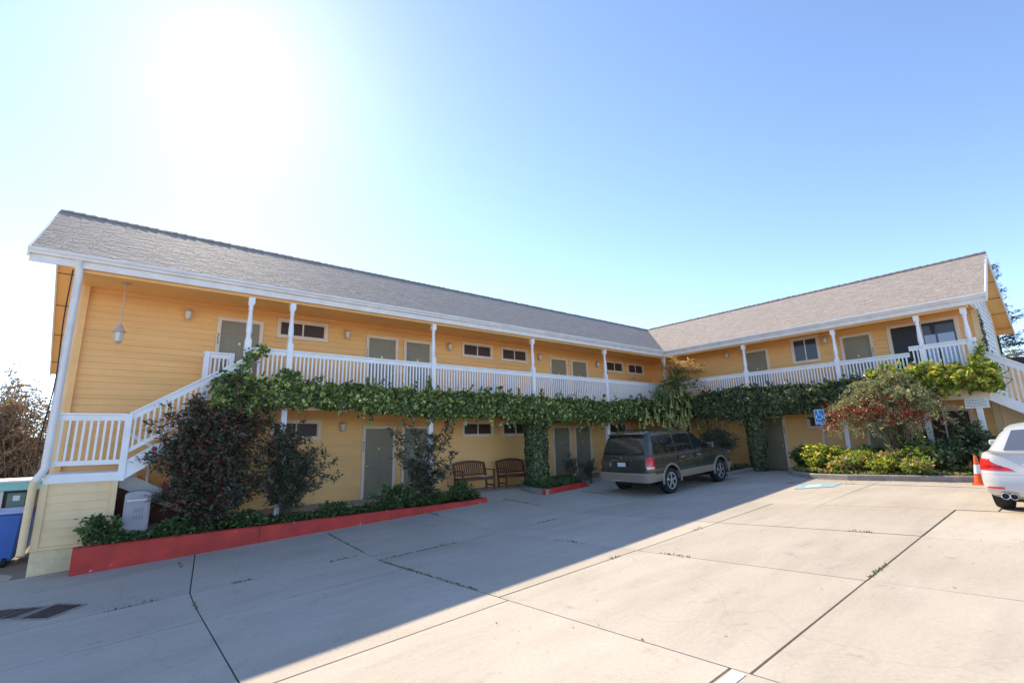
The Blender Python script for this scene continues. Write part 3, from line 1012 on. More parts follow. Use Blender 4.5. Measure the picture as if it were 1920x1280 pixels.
# lower flight behind
MB().prism([(LX1 + .02, .90, .45), (LX1 + .02, .90, .80), (-17.95, .90, -0.10), (-17.95, .90, -0.40)], (0, 0.045, 0)).build('stringer', M_WHITE, st)
for k in range(7):
    t_ = (k + 1) / 8
    inst('tread', tm, (LX1 + 0.0 + t_ * 1.55, 0.95, LZ - t_ * 1.19), st)
MB().prism([(LX1 + .0, 1.0, -0.6), (LX1 + .0, 1.0, .42), (-18.0, 1.0, -0.42), (-18.0, 1.0, -0.6)], (0, 0.03, 0)).build('skirt_panel', M_UNDER, st)
MB().bar((LX1 + .05, .93, 1.6), (-18.0, .93, 0.6), 0.05, 0.07).build('inner_handrail', M_WHITE, st)
for t_ in (0.3, 0.6, 0.95):
    xx = LX1 + .05 + t_ * 1.47
    MB().box((xx - .02, .91, LZ - t_ * 1.2 - .1), (xx + .02, .95, 1.58 - t_ * 1.0)).build('rail_post', M_WHITE, st)

# ------------------------------------------------------------------ right staircase
s2 = thing('exterior_staircase', 'white boarded staircase descending past the right end of the building behind the vine', 'staircase', (0.6, -12.0, -0.1))
ya, yb = -10.50, -14.2
za = lambda y, o: 3.52 + (y + 10.60) * 0.70 + o
hb = MB().prism([(0.14, ya, za(ya, 0)), (0.14, yb, za(yb, 0)), (0.14, yb, za(yb, -.20)), (0.14, ya, za(ya, -.20))], (0.05, 0, 0))
hb.bar((0.165, ya, za(ya, .015)), (0.165, yb, za(yb, .015)), 0.14, 0.035)
sr2 = hb.build('stair_railing', M_WHITE, s2)
MB().prism([(0.12, ya, za(ya, -1.17)), (0.12, yb, za(yb, -1.17)), (0.12, yb, za(yb, -1.50)), (0.12, ya, za(ya, -1.50))], (0.06, 0, 0)).build('stringer', M_WHITE, s2)
MB().prism([(1.20, ya, za(ya, -1.17)), (1.20, yb, za(yb, -1.17)), (1.20, yb, za(yb, -1.50)), (1.20, ya, za(ya, -1.50))], (0.06, 0, 0)).build('stringer', M_WHITE, s2)
bm_ = MB().box((-0.019, -0.019, 0), (0.019, 0.019, 1.02)).mesh('baluster', M_WHITE)
for k in range(32):
    y = ya - 0.1 - k * 0.11
    inst('baluster', bm_, (0.165, y, za(y, -1.20)), sr2)
tm2 = MB().box((0.185, -0.14, -0.02), (1.195, 0.14, 0.02)).mesh('tread', M_WALL2)
for k in range(14):
    y = ya - 0.2 - k * 0.25
    inst('tread', tm2, (0, y, za(y, -1.22)), s2)
MB().box((0.1, ya - 0.06, 2.4), (0.23, ya + 0.06, 3.93)).build('newel_post', M_WHITE, s2, bevel=0.006)
siding(s2, lambda a, d, z: (1.35 - d, a, z), -15.0, -10.62, -0.2, 2.0, [], M_WALL2, 0.16, 'skirt_wall')
for y in (-11.6, -13.2): MB().box((0.1, y - .06, -0.15), (0.22, y + .06, za(y, -1.45))).build('support_post', M_WHITE, s2)


# ------------------------------------------------------------------ lamps
def wall_lamp(T, a, z, label, s=1.0):
    loc = T(a, 0.0, z)
    t_ = thing('wall_lantern', label, 'wall lantern', loc, 'wall lanterns along the walkways')
    out = Vector(T(a, 1.0, z)) - Vector(loc)
    P = lambda d, dz: tuple(Vector(loc) + out * d + Vector((0, 0, dz)))
    c = P(0.03, 0.02)
    MB().box((a - .05 * s, 0.02, z - .11 * s), (a + .05 * s, 0.045, z + .13 * s), T).build('back_plate', M_LAMPMETAL, t_, bevel=0.006)
    MB().tube([P(0.04, .10 * s), P(0.09, .16 * s), P(0.14, .14 * s)], 0.011, 6).build('arm', M_LAMPMETAL, t_)
    MB().lathe([(0.012, .17 * s), (0.03, .15 * s), (0.085 * s, .085 * s), (0.09 * s, .07 * s), (0.02, .075 * s)], P(0.14, 0), 8).build('cap', M_LAMPMETAL, t_, smooth=0.5)
    MB().lathe([(0.05 * s, -.10 * s), (0.055 * s, -.09 * s), (0.075 * s, .07 * s), (0.02, .072 * s)], P(0.14, 0), 8).build('glass', M_LAMPGLASS, t_, smooth=0.5)
    MB().lathe([(0.006, -.17 * s), (0.018, -.145 * s), (0.05 * s, -.105 * s), (0.052 * s, -.092 * s)], P(0.14, 0), 8).build('finial', M_LAMPMETAL, t_, smooth=0.5)


wall_lamp(TL, -18.59, 4.58, 'upstairs wall lantern on blank siding left of the leftmost door', 1.05)
wall_lamp(TL, -14.49, 4.56, 'upstairs wall lantern between the first long window and the second door')
wall_lamp(TL, -10.82, 4.55, 'upstairs wall lantern just right of the third balcony post')
wall_lamp(TL, -6.49, 4.56, 'upstairs wall lantern between the fourth balcony post and the paired doors')
wall_lamp(TL, -2.93, 4.55, 'upstairs wall lantern right of the farther paired doors, left of the fifth post')
wall_lamp(TL, -14.5, 1.74, 'ground floor wall lantern left of the lower sage door, beneath the ivy')
wall_lamp(TL, -10.86, 1.76, 'ground floor wall lantern above the benches, behind the airy bush')
wall_lamp(TR, ry(-2.21), rz(4.80), 'wall lantern on the right wing nearest the inner corner')
wall_lamp(TR, ry(-6.19), rz(4.78), 'wall lantern beside the square right wing window')

hl = thing('hanging_lantern', 'white hanging porch lantern on a long rod above the stair landing', 'lantern', (-19.87, 0.9, 3.5))
c = (-19.87, 0.9, 0)
MB().tube([(c[0], c[1], 4.98), (c[0], c[1], 4.03)], 0.012, 6).build('rod', M_LAMPMETAL, hl)
MB().lathe([(0.09, 4.984), (0.09, 4.965), (0.02, 4.94)], c, 14).build('canopy', M_LAMPMETAL, hl, smooth=0.5)
MB().lathe([(0.015, 4.06), (0.02, 4.02), (0.045, 3.98), (0.06, 3.93), (0.115, 3.85), (0.125, 3.83), (0.105, 3.82), (0.02, 3.815)], c, 14).build('shade', M_LAMPMETAL, hl, smooth=0.5)
MB().lathe([(0.08, 3.82), (0.068, 3.66), (0.055, 3.60), (0.02, 3.60)], c, 12).build('glass', M_LAMPGLASS, hl, smooth=0.5)
for k in range(4):
    a = k * math.pi / 2 + .4
    MB().bar((c[0] + .09 * math.cos(a), c[1] + .09 * math.sin(a), 3.81), (c[0] + .074 * math.cos(a), c[1] + .074 * math.sin(a), 3.64), 0.014, 0.014).build('cage_bar', M_LAMPMETAL, hl)
MB().lathe([(0.075, 3.615), (0.05, 3.585), (0.015, 3.56), (0.012, 3.53)], c, 12).build('finial', M_LAMPMETAL, hl, smooth=0.5)


# ------------------------------------------------------------------ planters and kerbs
def kerb(name, label, pts, top, mats, wdt=0.15, seglen=3.0, group=None):
    """pts: plan polyline of the outer (court side) edge; the kerb lies to its left"""
    t_ = thing(name, label, 'kerb', (pts[0][0], pts[0][1], gz(*pts[0])), group)
    for si in range(len(pts) - 1):
        p, q = Vector((*pts[si], 0)), Vector((*pts[si + 1], 0))
        d = (q - p)
        L_ = d.length
        d.normalize()
        nrm = Vector((-d.y, d.x, 0))
        n = max(1, int(round(L_ / seglen)))
        for k in range(n):
            a = p + d * (L_ * k / n + (0.004 if k else 0))
            b2 = p + d * (L_ * (k + 1) / n - 0.004)
            bb = MB()
            m = max(2, int((b2 - a).length / 0.5) + 1)
            rows = []
            for i in range(m + 1):
                c = a.lerp(b2, i / m)
                zt = top(c.x, c.y)
                zb = gz(c.x, c.y) - 0.12
                ch = 0.025
                jj = random.uniform(-.004, .004)
                rows.append([c + nrm * 0 + Vector((0, 0, zb)), c + nrm * (0.012 + jj) + Vector((0, 0, zt - ch)), c + nrm * (ch + 0.012) + Vector((0, 0, zt + jj)), c + nrm * wdt + Vector((0, 0, zt)), c + nrm * wdt + Vector((0, 0, zb))])
            vs = [v_ for r_ in rows for v_ in r_]
            fs = []
            for i in range(m):
                for j in range(5):
                    fs.append((i * 5 + j, i * 5 + (j + 1) % 5, (i + 1) * 5 + (j + 1) % 5, (i + 1) * 5 + j))
            fs += [(0, 1, 2, 3, 4), tuple(m * 5 + j for j in (4, 3, 2, 1, 0))]
            bb.add(vs, fs)
            bb.build('kerb_section', mats[si % len(mats)], t_, smooth=0.5)
    return t_


k1 = kerb('planter_kerb', 'long red painted planter kerb with chipped paint running in front of the stairs', [(-20.02, -0.50), (-10.83, -0.62), (-10.80, 0.30)], lambda x, y: max(-0.50 + 0.003 * (x + 20), gz(x, y) + 0.13), [M_KERBRED, M_KERBRED])
sheet('soil', np.linspace(-19.4, -10.95, 20), np.linspace(-0.40, 0.32, 5), lambda x, y: max(-0.54, gz(x, y) + 0.1) + 0.03 * mnoise.noise((x * 2, y * 2, 0)), M_SOIL, 0.3, k1)
k2 = kerb('planter_kerb', 'short planter kerb, grey concrete end and red front, beside the ivy column', [(-8.78, 0.32), (-8.90, -1.10), (-6.75, -0.98), (-6.70, 0.30)], lambda x, y: gz(x, y) + 0.17, [M_KERBGREY, M_KERBRED, M_KERBGREY])
sheet('soil', np.linspace(-8.75, -6.86, 6), np.linspace(-0.95, 0.31, 5), lambda x, y: gz(x, y) + 0.13, M_SOIL, 0.3, k2)
k3 = kerb('planter_kerb', 'low grey planter kerb in the inner corner ahead of the parked truck', [(-2.05, 0.30), (-2.05, -3.55), (0.2, -3.62)], lambda x, y: gz(x, y) + 0.15, [M_KERBGREY])
sheet('soil', np.linspace(-1.9, 0.3, 6), np.linspace(-3.45, 0.2, 8), lambda x, y: gz(x, y) + 0.11, M_SOIL, 0.3, k3)
KR = [(0.22, -4.95), (-0.55, -5.02), (-1.75, -5.62), (-2.65, -6.55), (-2.95, -7.6), (-2.85, -9.0), (-2.45, -10.6), (-2.35, -12.6)]
k4 = kerb('planter_kerb', 'curving grey concrete planter kerb below the sunlit flower bed on the right', KR, lambda x, y: gz(x, y) + 0.16, [M_KERBGREY], seglen=2.5)
b = MB()
b.add([(x + 0.12, y - (0.1 if y > -5.3 else 0), gz(x, y) + 0.12) for x, y in KR] + [(0.25, -12.6, 0.05), (0.25, -5.05, -0.05)], [tuple(range(len(KR) + 2))])
b.build('soil', M_SOIL, k4, recalc=False)

# ------------------------------------------------------------------ benches


def bench(x0, x1, label, arm):
    zf = -0.39
    y0, y1 = 0.72, 1.30
    t_ = thing('wooden_bench', label, 'bench', ((x0 + x1) / 2, 1.0, zf), 'slatted benches on the walkway')
    for x in (x0 + 0.03, x1 - 0.03):
        MB().bar((x, y0 + 0.03, zf), (x, y0 + 0.03, zf + 0.64), 0.05, 0.05, (0, 1, 0)).build('leg', M_WOOD, t_)
        MB().bar((x, y1 - 0.10, zf), (x, y1 - 0.06, zf + 0.44), 0.05, 0.05, (0, 1, 0)).bar((x, y1 - 0.06, zf + 0.43), (x, y1 + 0.06, zf + 0.88), 0.05, 0.045, (0, 1, 0)).build('leg', M_WOOD, t_)
        MB().bar((x, y0 - 0.02, zf + 0.655), (x, y1 - 0.02, zf + 0.665), 0.065, 0.028).build('armrest', M_WOOD, t_, bevel=0.005)
        MB().bar((x, y0 + .05, zf + 0.15), (x, y1 - .1, zf + 0.15), 0.03, 0.05).build('side_stretcher', M_WOOD, t_)
        MB().bar((x, y0 + .05, zf + 0.38), (x, y1 - .08, zf + 0.36), 0.035, 0.06).build('seat_rail', M_WOOD, t_)
    MB().bar((x0 + .05, y0 + .035, zf + .38), (x1 - .05, y0 + .035, zf + .38), 0.03, 0.07).build('apron', M_WOOD, t_)
    for k in range(6):
        y = y0 + 0.03 + k * 0.085
        MB().bar((x0 + .01, y, zf + .425 - k * .004), (x1 - .01, y, zf + .425 - k * .004), 0.065, 0.022).build('seat_slat', M_WOOD, t_, bevel=0.003)
    # curved top rail
    top = []
    n = 12
    tb = MB()
    for i in range(n):
        u0, u1 = i / n, (i + 1) / n
        f = lambda u: zf + 0.865 + 0.07 * math.sin(math.pi * u)
        tb.bar((x0 + .03 + (x1 - x0 - .06) * u0, y1 + .055, f(u0)), (x0 + .03 + (x1 - x0 - .06) * u1 + .004, y1 + .055, f(u1)), 0.032, 0.075)
    tb.build('top_rail', M_WOOD, t_)
    MB().bar((x0 + .05, y1 - .03, zf + .50), (x1 - .05, y1 - .03, zf + .50), 0.03, 0.05).build('lower_rail', M_WOOD, t_)
    ns = 14
    for k in range(ns):
        u = (k + 0.5) / ns
        x = x0 + .05 + (x1 - x0 - .1) * u
        MB().bar((x, y1 - .03, zf + .52), (x, y1 + .055, zf + .84 + .07 * math.sin(math.pi * u)), 0.042, 0.014, (0, 1, 0)).build('back_slat', M_WOOD, t_)
    return t_


bench(-10.86, -9.53, 'slatted wooden bench nearer the airy bush, a pale paper on its seat', 1)
bench(-9.06, -7.76, 'slatted wooden bench half hidden by the ivy covered column', 1)
pp = MB().prism([(-9.98, 0.86, 0.048), (-9.76, 0.84, 0.048), (-9.74, 1.0, 0.048), (-9.96, 1.02, 0.048)], (0, 0, 0.012)).build('newspaper', M_SIGNWHITE)
setp(pp, 'folded pale paper lying on the wooden bench seat', 'newspaper')

# ------------------------------------------------------------------ utility cabinet, bin, kiosk
cb = thing('utility_cabinet', 'pale grey utility cabinet with arched top standing in the planter under the stairs', 'cabinet', (-19.15, 0.0, -0.5))
pts = [(-19.37, -0.55), (-18.94, -0.55), (-18.94, 0.33)] + [(-19.155 + 0.215 * math.cos(a), 0.33 + 0.07 * math.sin(a)) for a in np.linspace(0, math.pi, 9)[1:-1]] + [(-19.37, 0.33)]
MB().prism([(x, 0.0, z) for x, z in pts], (0, 0.28, 0)).build('body', M_LILAC, cb, bevel=0.006)
MB().box((-19.34, -0.012, -0.45), (-18.97, -0.001, 0.27)).build('cabinet_door', M_LILAC, cb, bevel=0.004)
MB().box((-19.33, -0.018, 0.21), (-18.98, -0.0125, 0.235)).build('hinge_strip', M_WHITEW, cb)
for r_ in range(2):
    for k in range(4):
        MB().box((-19.20 + k * .045, -0.019, -0.02 - r_ * .13), (-19.18 + k * .045, -0.0125, 0.06 - r_ * .13)).build('vent_slot', M_KERBGREY, cb)

bn = thing('recycling_bin', 'blue plastic recycling bin beyond the near corner of the building', 'bin', (-21.5, 2.0, -1.03))
pr = [(-22.3, 1.7), (-20.98, 1.7), (-20.98, 2.7), (-22.3, 2.7)]
vb = [(x * 1 + (0.10 if x < -21.6 else -0.06), y + (.06 if y < 2 else -.06), -0.93) for x, y in pr] + [(x, y, 0.0) for x, y in pr]
MB().add(vb, [(3, 2, 1, 0), (4, 5, 6, 7), (0, 1, 5, 4), (1, 2, 6, 5), (2, 3, 7, 6), (3, 0, 4, 7)]).build('body', M_BIN, bn, bevel=0.03)
MB().box((-22.34, 1.66, 0.001), (-20.94, 2.74, 0.05)).build('lid', mat('pale_blue_lid', (0.35, 0.45, 0.70), 0.4, 0.05, 4), bn, bevel=0.015)
for x in (-22.1, -21.15):
    MB().lathe([(0.02, -.03), (0.09, -.03), (0.09, .03), (0.02, .03)], (x, 1.74, -0.94), 12, 'x').build('wheel', M_BLACKRUB, bn)
MB().box((-21.9, 1.672, -0.18), (-21.4, 1.70, -0.14)).build('handle', M_BIN, bn)
# glass booth behind the bin
ks = thing('glass_booth', 'small booth with mint green roof edge and dark window behind the blue bin', 'booth', (-22.1, 4.6, -1.03))
MB().box((-23.4, 4.0, -1.03), (-21.06, 5.4, -0.10)).build('base_wall', M_BIN, ks)
MB().box((-23.4, 4.05, -0.0995), (-21.08, 5.35, 0.34)).build('window', M_PANE, ks)
for x in (-21.66, -22.5, -23.3): MB().box((x - .03, 4.0, -0.099), (x + .03, 4.045, 0.34)).build('window_post', M_WHITEW, ks)
MB().box((-21.56, 4.02, -0.06), (-21.25, 4.048, 0.28)).build('poster', mat('green_poster', (0.16, 0.24, 0.19), 0.5, 0.15, 6), ks)
MB().box((-21.46, 4.008, 0.1), (-21.34, 4.0195, 0.22)).build('poster_label', M_SIGNWHITE, ks)
MB().box((-23.5, 3.92, 0.341), (-21.0, 5.5, 0.53)).build('roof_edge', M_MINT, ks, bevel=0.01)
MB().box((-23.53, 3.89, 0.531), (-20.97, 5.53, 0.575)).build('roof_cap', M_SIGNWHITE, ks)

# ------------------------------------------------------------------ signs and cone
sg = thing('parking_sign', 'blue accessible parking sign on a weathered post in the sunlit bed', 'sign', (-1.1, -6.56, -0.1))
MB().box((-1.14, -6.60, -0.2), (-1.06, -6.52, 1.62)).build('post', M_POSTWOOD, sg, bevel=0.006)
MB().prism([(-1.143, -6.68, 1.50), (-1.143, -6.37, 1.50), (-1.143, -6.37, 2.0), (-1.143, -6.68, 2.0)], (-0.006, 0, 0)).build('sign_plate', M_SIGNWHITE, sg, bevel=0.002)
MB().prism([(-1.1505, -6.668, 1.512), (-1.1505, -6.382, 1.512), (-1.1505, -6.382, 1.988), (-1.1505, -6.668, 1.988)], (-0.002, 0, 0)).build('blue_field', M_BLUE, sg)
# wheelchair symbol
sy, sz, X = -6.525, 1.80, -1.1545
wc = MB()
arc = [(X, sy + 0.09 * math.cos(a) + 0.01, sz - 0.05 + 0.085 * math.sin(a)) for a in np.linspace(R(120), R(400), 18)]
wc.tube(arc, 0.009, 5)
wc.tube([(X, sy + .03, sz + .11), (X, sy + .02, sz + .02), (X, sy - .05, sz + .02), (X, sy - .075, sz - .07), (X, sy - .105, sz - .06)], 0.012, 5)
wc.tube([(X, sy + .025, sz + .06), (X, sy - .035, sz + .06)], 0.009, 5)
wc.build('wheelchair_symbol', M_SIGNWHITE, sg)
MB().lathe([(0.005, -.002), (0.022, -.002), (0.022, .002), (0.005, .002)], (X, sy + .035, sz + .15), 12, 'x').build('symbol_head', M_SIGNWHITE, sg)
for k in range(3):
    MB().box((X, -6.65 + k * .092, 1.575), (X + .002, -6.58 + k * .092, 1.59)).build('lettering', M_SIGNWHITE, sg)
    MB().box((X, -6.645 + k * .09, 1.54), (X + .002, -6.575 + k * .09, 1.555)).build('lettering', M_SIGNWHITE, sg)

ns = thing('notice_sign', 'white notice board with lines of small print fixed to the end balcony post', 'sign', (0.06, -10.28, 1.85))
MB().box((0.055, -10.54, 1.83), (0.09, -10.02, 2.12)).build('board', M_SIGNWHITE, ns, bevel=0.004)
MB().box((0.048, -10.55, 1.825), (0.0545, -10.535, 2.125)).build('edge_trim', M_WHITEW, ns)
random.seed(11)
for r_ in range(5):
    y = -10.06
    while y > -10.47:
        wl = random.uniform(.02, .06)
        MB().box((0.051, max(y - wl, -10.5), 2.07 - r_ * .045), (0.0548, y, 2.085 - r_ * .045)).build('lettering', M_INK, ns)
        y -= wl + 0.018

cn = thing('traffic_cone', 'orange traffic cone with pale reflective collar standing between kerb and white car', 'cone', (-3.05, -10.42, gz(-3.05, -10.42)))
c = (-3.05, -10.42, gz(-3.05, -10.42))
MB().box((c[0] - .15, c[1] - .15, c[2]), (c[0] + .15, c[1] + .15, c[2] + .03)).build('base', M_ORANGE, cn, bevel=0.01)
rr = lambda h: 0.115 - 0.088 * h / 0.70
MB().lathe([(rr(0.03), .03), (rr(.27), .27)], c, 20).build('cone_body', M_ORANGE, cn, smooth=0.5)
MB().lathe([(rr(.27) + .003, .27), (rr(.48) + .003, .48)], c, 20).build('reflective_collar', M_REFL, cn, smooth=0.5)
MB().lathe([(rr(.48), .48), (rr(.66), .66), (0.025, .69), (0.01, .70)], c, 20).build('cone_tip', M_ORANGE, cn, smooth=0.5)


# ------------------------------------------------------------------ vehicles
class Stack:
    """a body lofted through horizontal plan rings; x forward, y left, z up (local)"""

    def __init__(s, levels, zwarp=None):
        s.lv = levels      # (z, x0, x1, hw, r0, r1, crown0, crown1)
        s.zwarp = zwarp

    def at(s, z):
        lv = s.lv
        if z <= lv[0][0]: return lv[0]
        for a, b_ in zip(lv[:-1], lv[1:]):
            if z <= b_[0]:
                t_ = (z - a[0]) / (b_[0] - a[0])
                return tuple(p + (q - p) * t_ for p, q in zip(a, b_))
        return lv[-1]

    def half(s, z):
        _, x0, x1, hw, r0, r1, c0, c1 = s.at(z)
        pts = []
        for k in range(5): pts.append((x0, (hw - r0) * k / 5))
        for k in range(8):
            a = math.pi / 2 * k / 7
            pts.append((x0 + r0 - r0 * math.cos(a), hw - r0 + r0 * math.sin(a)))
        for k in range(1, 20): pts.append((x0 + r0 + (x1 - x0 - r0 - r1) * k / 20, hw))
        for k in range(8):
            a = math.pi / 2 * k / 7
            pts.append((x1 - r1 + r1 * math.sin(a), hw - r1 + r1 * math.cos(a)))
        for k in range(4, -1, -1): pts.append((x1, (hw - r1) * k / 5))
        out = []
        L_ = x1 - x0
        for x, y in pts:
            u = (x - x0) / L_
            cr = (1 - (y / hw) ** 2)
            xx = x - c0 * cr * max(0, 1 - 4 * u) + c1 * cr * max(0, 1 - 4 * (1 - u))
            yy = y * (1 - 0.02 * (2 * u - 1) ** 4)
            out.append((xx, yy))
        return out

    def ring(s, z):
        h = s.half(z)
        w_ = s.zwarp or (lambda x, z: z)
        r_ = [(x, -y, w_(x, z)) for x, y in h]
        l_ = [(x, y, w_(x, z)) for x, y in h[::-1][1:-1]]
        return r_ + l_

    def mesh(s, zs=None, caps=True):
        b = MB()
        zs = zs or [l[0] for l in s.lv]
        n = None
        for z in zs:
            r_ = s.ring(z)
            n = len(r_)
            b.v += r_
        for i in range(len(zs) - 1):
            for k in range(n):
                b.f.append((i * n + k, i * n + (k + 1) % n, (i + 1) * n + (k + 1) % n, (i + 1) * n + k))
        if caps:
            hn = n // 2
            for i in (0, len(zs) - 1):
                for k in range(hn):
                    a, b2 = i * n + k, i * n + k + 1
                    c2, d2 = i * n + (n - k - 1) % n, i * n + (n - k) % n
                    q = []
                    for t_ in (a, b2, c2, d2):
                        if t_ not in q: q.append(t_)
                    if len(q) >= 3: b.f.append(tuple(q))
        return b

    def patch(s, i0, i1, z0, z1, off, side=-1, nz=4, thick=0.02, taper=None):
        """thin shell following the skin between half-outline indices"""
        b = MB()
        rows = []
        for j in range(nz + 1):
            z = z0 + (z1 - z0) * j / nz
            h = s.half(z)
            e = i1 if taper is None else taper(j / nz)
            o, inn = [], []
            for k in range(12):
                t_ = i0 + (e - i0) * k / 11
                a = int(math.floor(t_)); a = min(a, len(h) - 2)
                f_ = t_ - a
                x = h[a][0] * (1 - f_) + h[a + 1][0] * f_
                y = h[a][1] * (1 - f_) + h[a + 1][1] * f_
                tx, ty = h[a + 1][0] - h[a][0], h[a + 1][1] - h[a][1]
                l_ = math.hypot(tx, ty) or 1
                nx, ny = -ty / l_, tx / l_
                w_ = s.zwarp or (lambda x, z: z)
                o.append((x + nx * off, side * (y + ny * off), w_(x, z)))
                inn.append((x - nx * thick, side * (y - ny * thick), w_(x, z)))
            rows.append((o, inn))
        for r_ in rows: b.v += r_[0] + r_[1]
        W2 = 24
        for j in range(nz):
            for k in range(11):
                b.f.append((j * W2 + k, j * W2 + k + 1, (j + 1) * W2 + k + 1, (j + 1) * W2 + k))
                b.f.append((j * W2 + 12 + k, (j + 1) * W2 + 12 + k, (j + 1) * W2 + 13 + k, j * W2 + 13 + k))
            for k in (0, 11):
                b.f.append((j * W2 + k, (j + 1) * W2 + k, (j + 1) * W2 + 12 + k, j * W2 + 12 + k))
        for j in (0, nz):
            for k in range(11):
                b.f.append((j * W2 + k, j * W2 + k + 1, j * W2 + 13 + k, j * W2 + 12 + k))
        return b


def cut_arches(o, axles, r, hw):
    cutters = []
    for x in axles:
        for sgn in (-1, 1):
            cm = MB().lathe([(r, -0.34), (r, 0.34)], (0, 0, 0), 32, 'y').mesh('cut')
            c_ = bpy.data.objects.new('cut', cm)
            COL.objects.link(c_)
            c_.location = (x, sgn * hw, r * 0.86)
            cutters.append(c_)
            md = o.modifiers.new('b', 'BOOLEAN')
            md.operation = 'DIFFERENCE'
            md.object = c_
            md.solver = 'EXACT'
    par = o.parent
    o.parent = None
    bpy.context.view_layer.update()
    dg = bpy.context.evaluated_depsgraph_get()
    me = bpy.data.meshes.new_from_object(o.evaluated_get(dg))
    o.modifiers.clear()
    o.data = me
    o.parent = par
    for c_ in cutters: bpy.data.objects.remove(c_)
    me.polygons.foreach_set('use_smooth', [True] * len(me.polygons))
    me.set_sharp_from_angle(angle=0.55)


def wheel(root, x, y, r, wd, side, spokes=5):
    t_ = MB().lathe([(r * .62, -wd / 2 + .01), (r * .80, -wd / 2), (r * .95, -wd / 2 + .015), (r, -wd / 2 + .05), (r, wd / 2 - .05), (r * .95, wd / 2 - .015), (r * .80, wd / 2), (r * .62, wd / 2 - .01)], (x, y, r), 32, 'y')
    wh = t_.build('wheel', M_BLACKRUB, root, smooth=0.6, local=True)
    yo = y + side * (wd / 2 - .012)
    rim = MB()
    rim.lathe([(r * .50, 0), (r * .655, side * .006), (r * .655, side * -.10), (r * .60, side * -.10), (r * .58, side * -.02), (r * .50, side * -.03)], (x, yo, r), 32, 'y')
    rim.build('rim', M_ALLOY, wh, smooth=0.6, local=True)
    MB().lathe([(0.01, side * -.06), (r * .6, side * -.06), (r * .6, side * -.09), (0.01, side * -.09)], (x, yo, r), 24, 'y').build('brake_disc', M_DARKMETAL, wh, local=True)
    MB().lathe([(0.01, side * .012), (r * .12, side * .01), (r * .15, side * -.02), (r * .1, side * -.05), (0.01, side * -.05)], (x, yo, r), 16, 'y').build('hub_cap', M_CHROME, wh, smooth=0.6, local=True)
    for k in range(spokes):
        a = 2 * math.pi * k / spokes + 0.3
        c_, s_ = math.cos(a), math.sin(a)
        MB().bar((x + c_ * r * .1, yo - side * .012, r + s_ * r * .1), (x + c_ * r * .56, yo - side * .004, r + s_ * r * .56), 0.035, r * .17, (-s_, 0, c_)).build('spoke', M_ALLOY, wh, bevel=0.006, local=True)
    return wh


# ---- dark SUV
SX, SY = -6.33, -3.06
suv = thing('sport_utility_vehicle', 'dark grey green sport utility vehicle with pewter lower cladding parked in the shade', 'car', (SX, SY, gz(SX, SY - 0.5) - 0.005), rot=(0, -0.044, 0))
HW = 0.99
warp = lambda x, z: z - (0.10 * max(0, min(1, (x - 2.55) / 1.3)) ** 1.3 if z > 1.02 else 0) * min(1, (z - 1.02) / 0.1 if z > 1.02 else 0)
body = Stack([(0.42, -1.00, 3.80, .93, .14, .26, .03, .06), (0.52, -1.06, 3.88, .965, .15, .30, .03, .06), (0.72, -1.07, 3.92, .985, .16, .32, .03, .06), (0.92, -1.05, 3.90, .985, .16, .34, .03, .06), (1.06, -1.03, 3.86, .965, .15, .36, .03, .06), (1.15, -1.00, 3.70, .94, .14, .36, .03, .06), (1.18, -0.98, 3.60, .91, .14, .36, .03, .06)], warp)
bo = body.mesh().build('body', M_SUV, suv, local=True)
cut_arches(bo, (0.0, 2.95), 0.47, HW)
green = Stack([(1.17, -0.98, 2.62, .93, .13, .20, .03, .05), (1.40, -0.92, 2.22, .88, .13, .2, .03, .05), (1.62, -0.84, 1.86, .82, .13, .2, .03, .05), (1.78, -0.76, 1.58, .775, .13, .2, .03, .05), (1.84, -0.70, 1.46, .74, .14, .2, .03, .05), (1.875, -0.52, 1.25, .62, .14, .2, .02, .04), (1.885, -0.3, 1.0, .4, .14, .2, .0, .02)])
cabin = green.mesh().build('cabin', M_SUV, suv, smooth=0.5, local=True)
clad = Stack([(0.41, -1.03, 3.84, .92, .14, .26, .03, .06), (0.44, -1.10, 3.93, .975, .16, .30, .03, .06), (0.60, -1.12, 3.95, 1.0, .16, .32, .03, .06), (0.645, -1.09, 3.93, .995, .16, .32, .03, .06)])
co = clad.mesh().build('lower_cladding', M_SUVTAN, suv, local=True)
cut_arches(co, (0.0, 2.95), 0.45, HW)
# rear bumper step
bm2 = Stack([(0.43, -1.16, -0.75, .97, .15, .02, .03, 0), (0.66, -1.19, -0.75, .985, .16, .02, .03, 0), (0.69, -1.16, -0.75, .97, .16, .02, .03, 0)])
bm2.mesh().build('rear_bumper', M_SUVTAN, suv, smooth=0.5, local=True)
MB().box((-1.21, -.42, .445), (-1.0, .42, .475)).build('bumper_step', M_CHROME, suv, local=True, bevel=0.01)
MB().box((-.75, -.62, .27), (3.5, .62, .44)).build('underbody', M_BLACK, suv, local=True)
for ax in (0.0, 2.95):
    for sd in (-1, 1):
        arcp = [(ax + 0.475 * math.cos(a), sd * (HW + .004), 0.40 + 0.475 * math.sin(a)) for a in np.linspace(R(-8), R(188), 24)]
        MB().tube(arcp, 0.034, 6).build('wheel_flare', M_SUVTAN, suv, smooth=0.8, local=True)
        wheel(suv, ax, sd * (HW - .155), 0.385, 0.26, sd)


def side_glass(stack, parent, poly, m, side, off=0.006, name='side_window'):
    vs = []
    for x, z in poly:
        hw = stack.at(z)[3]
        vs.append((x, side * (hw + off), z))
    b = MB().prism(vs, (0, -side * 0.02, 0))
    return b.build(name, m, parent, local=True)


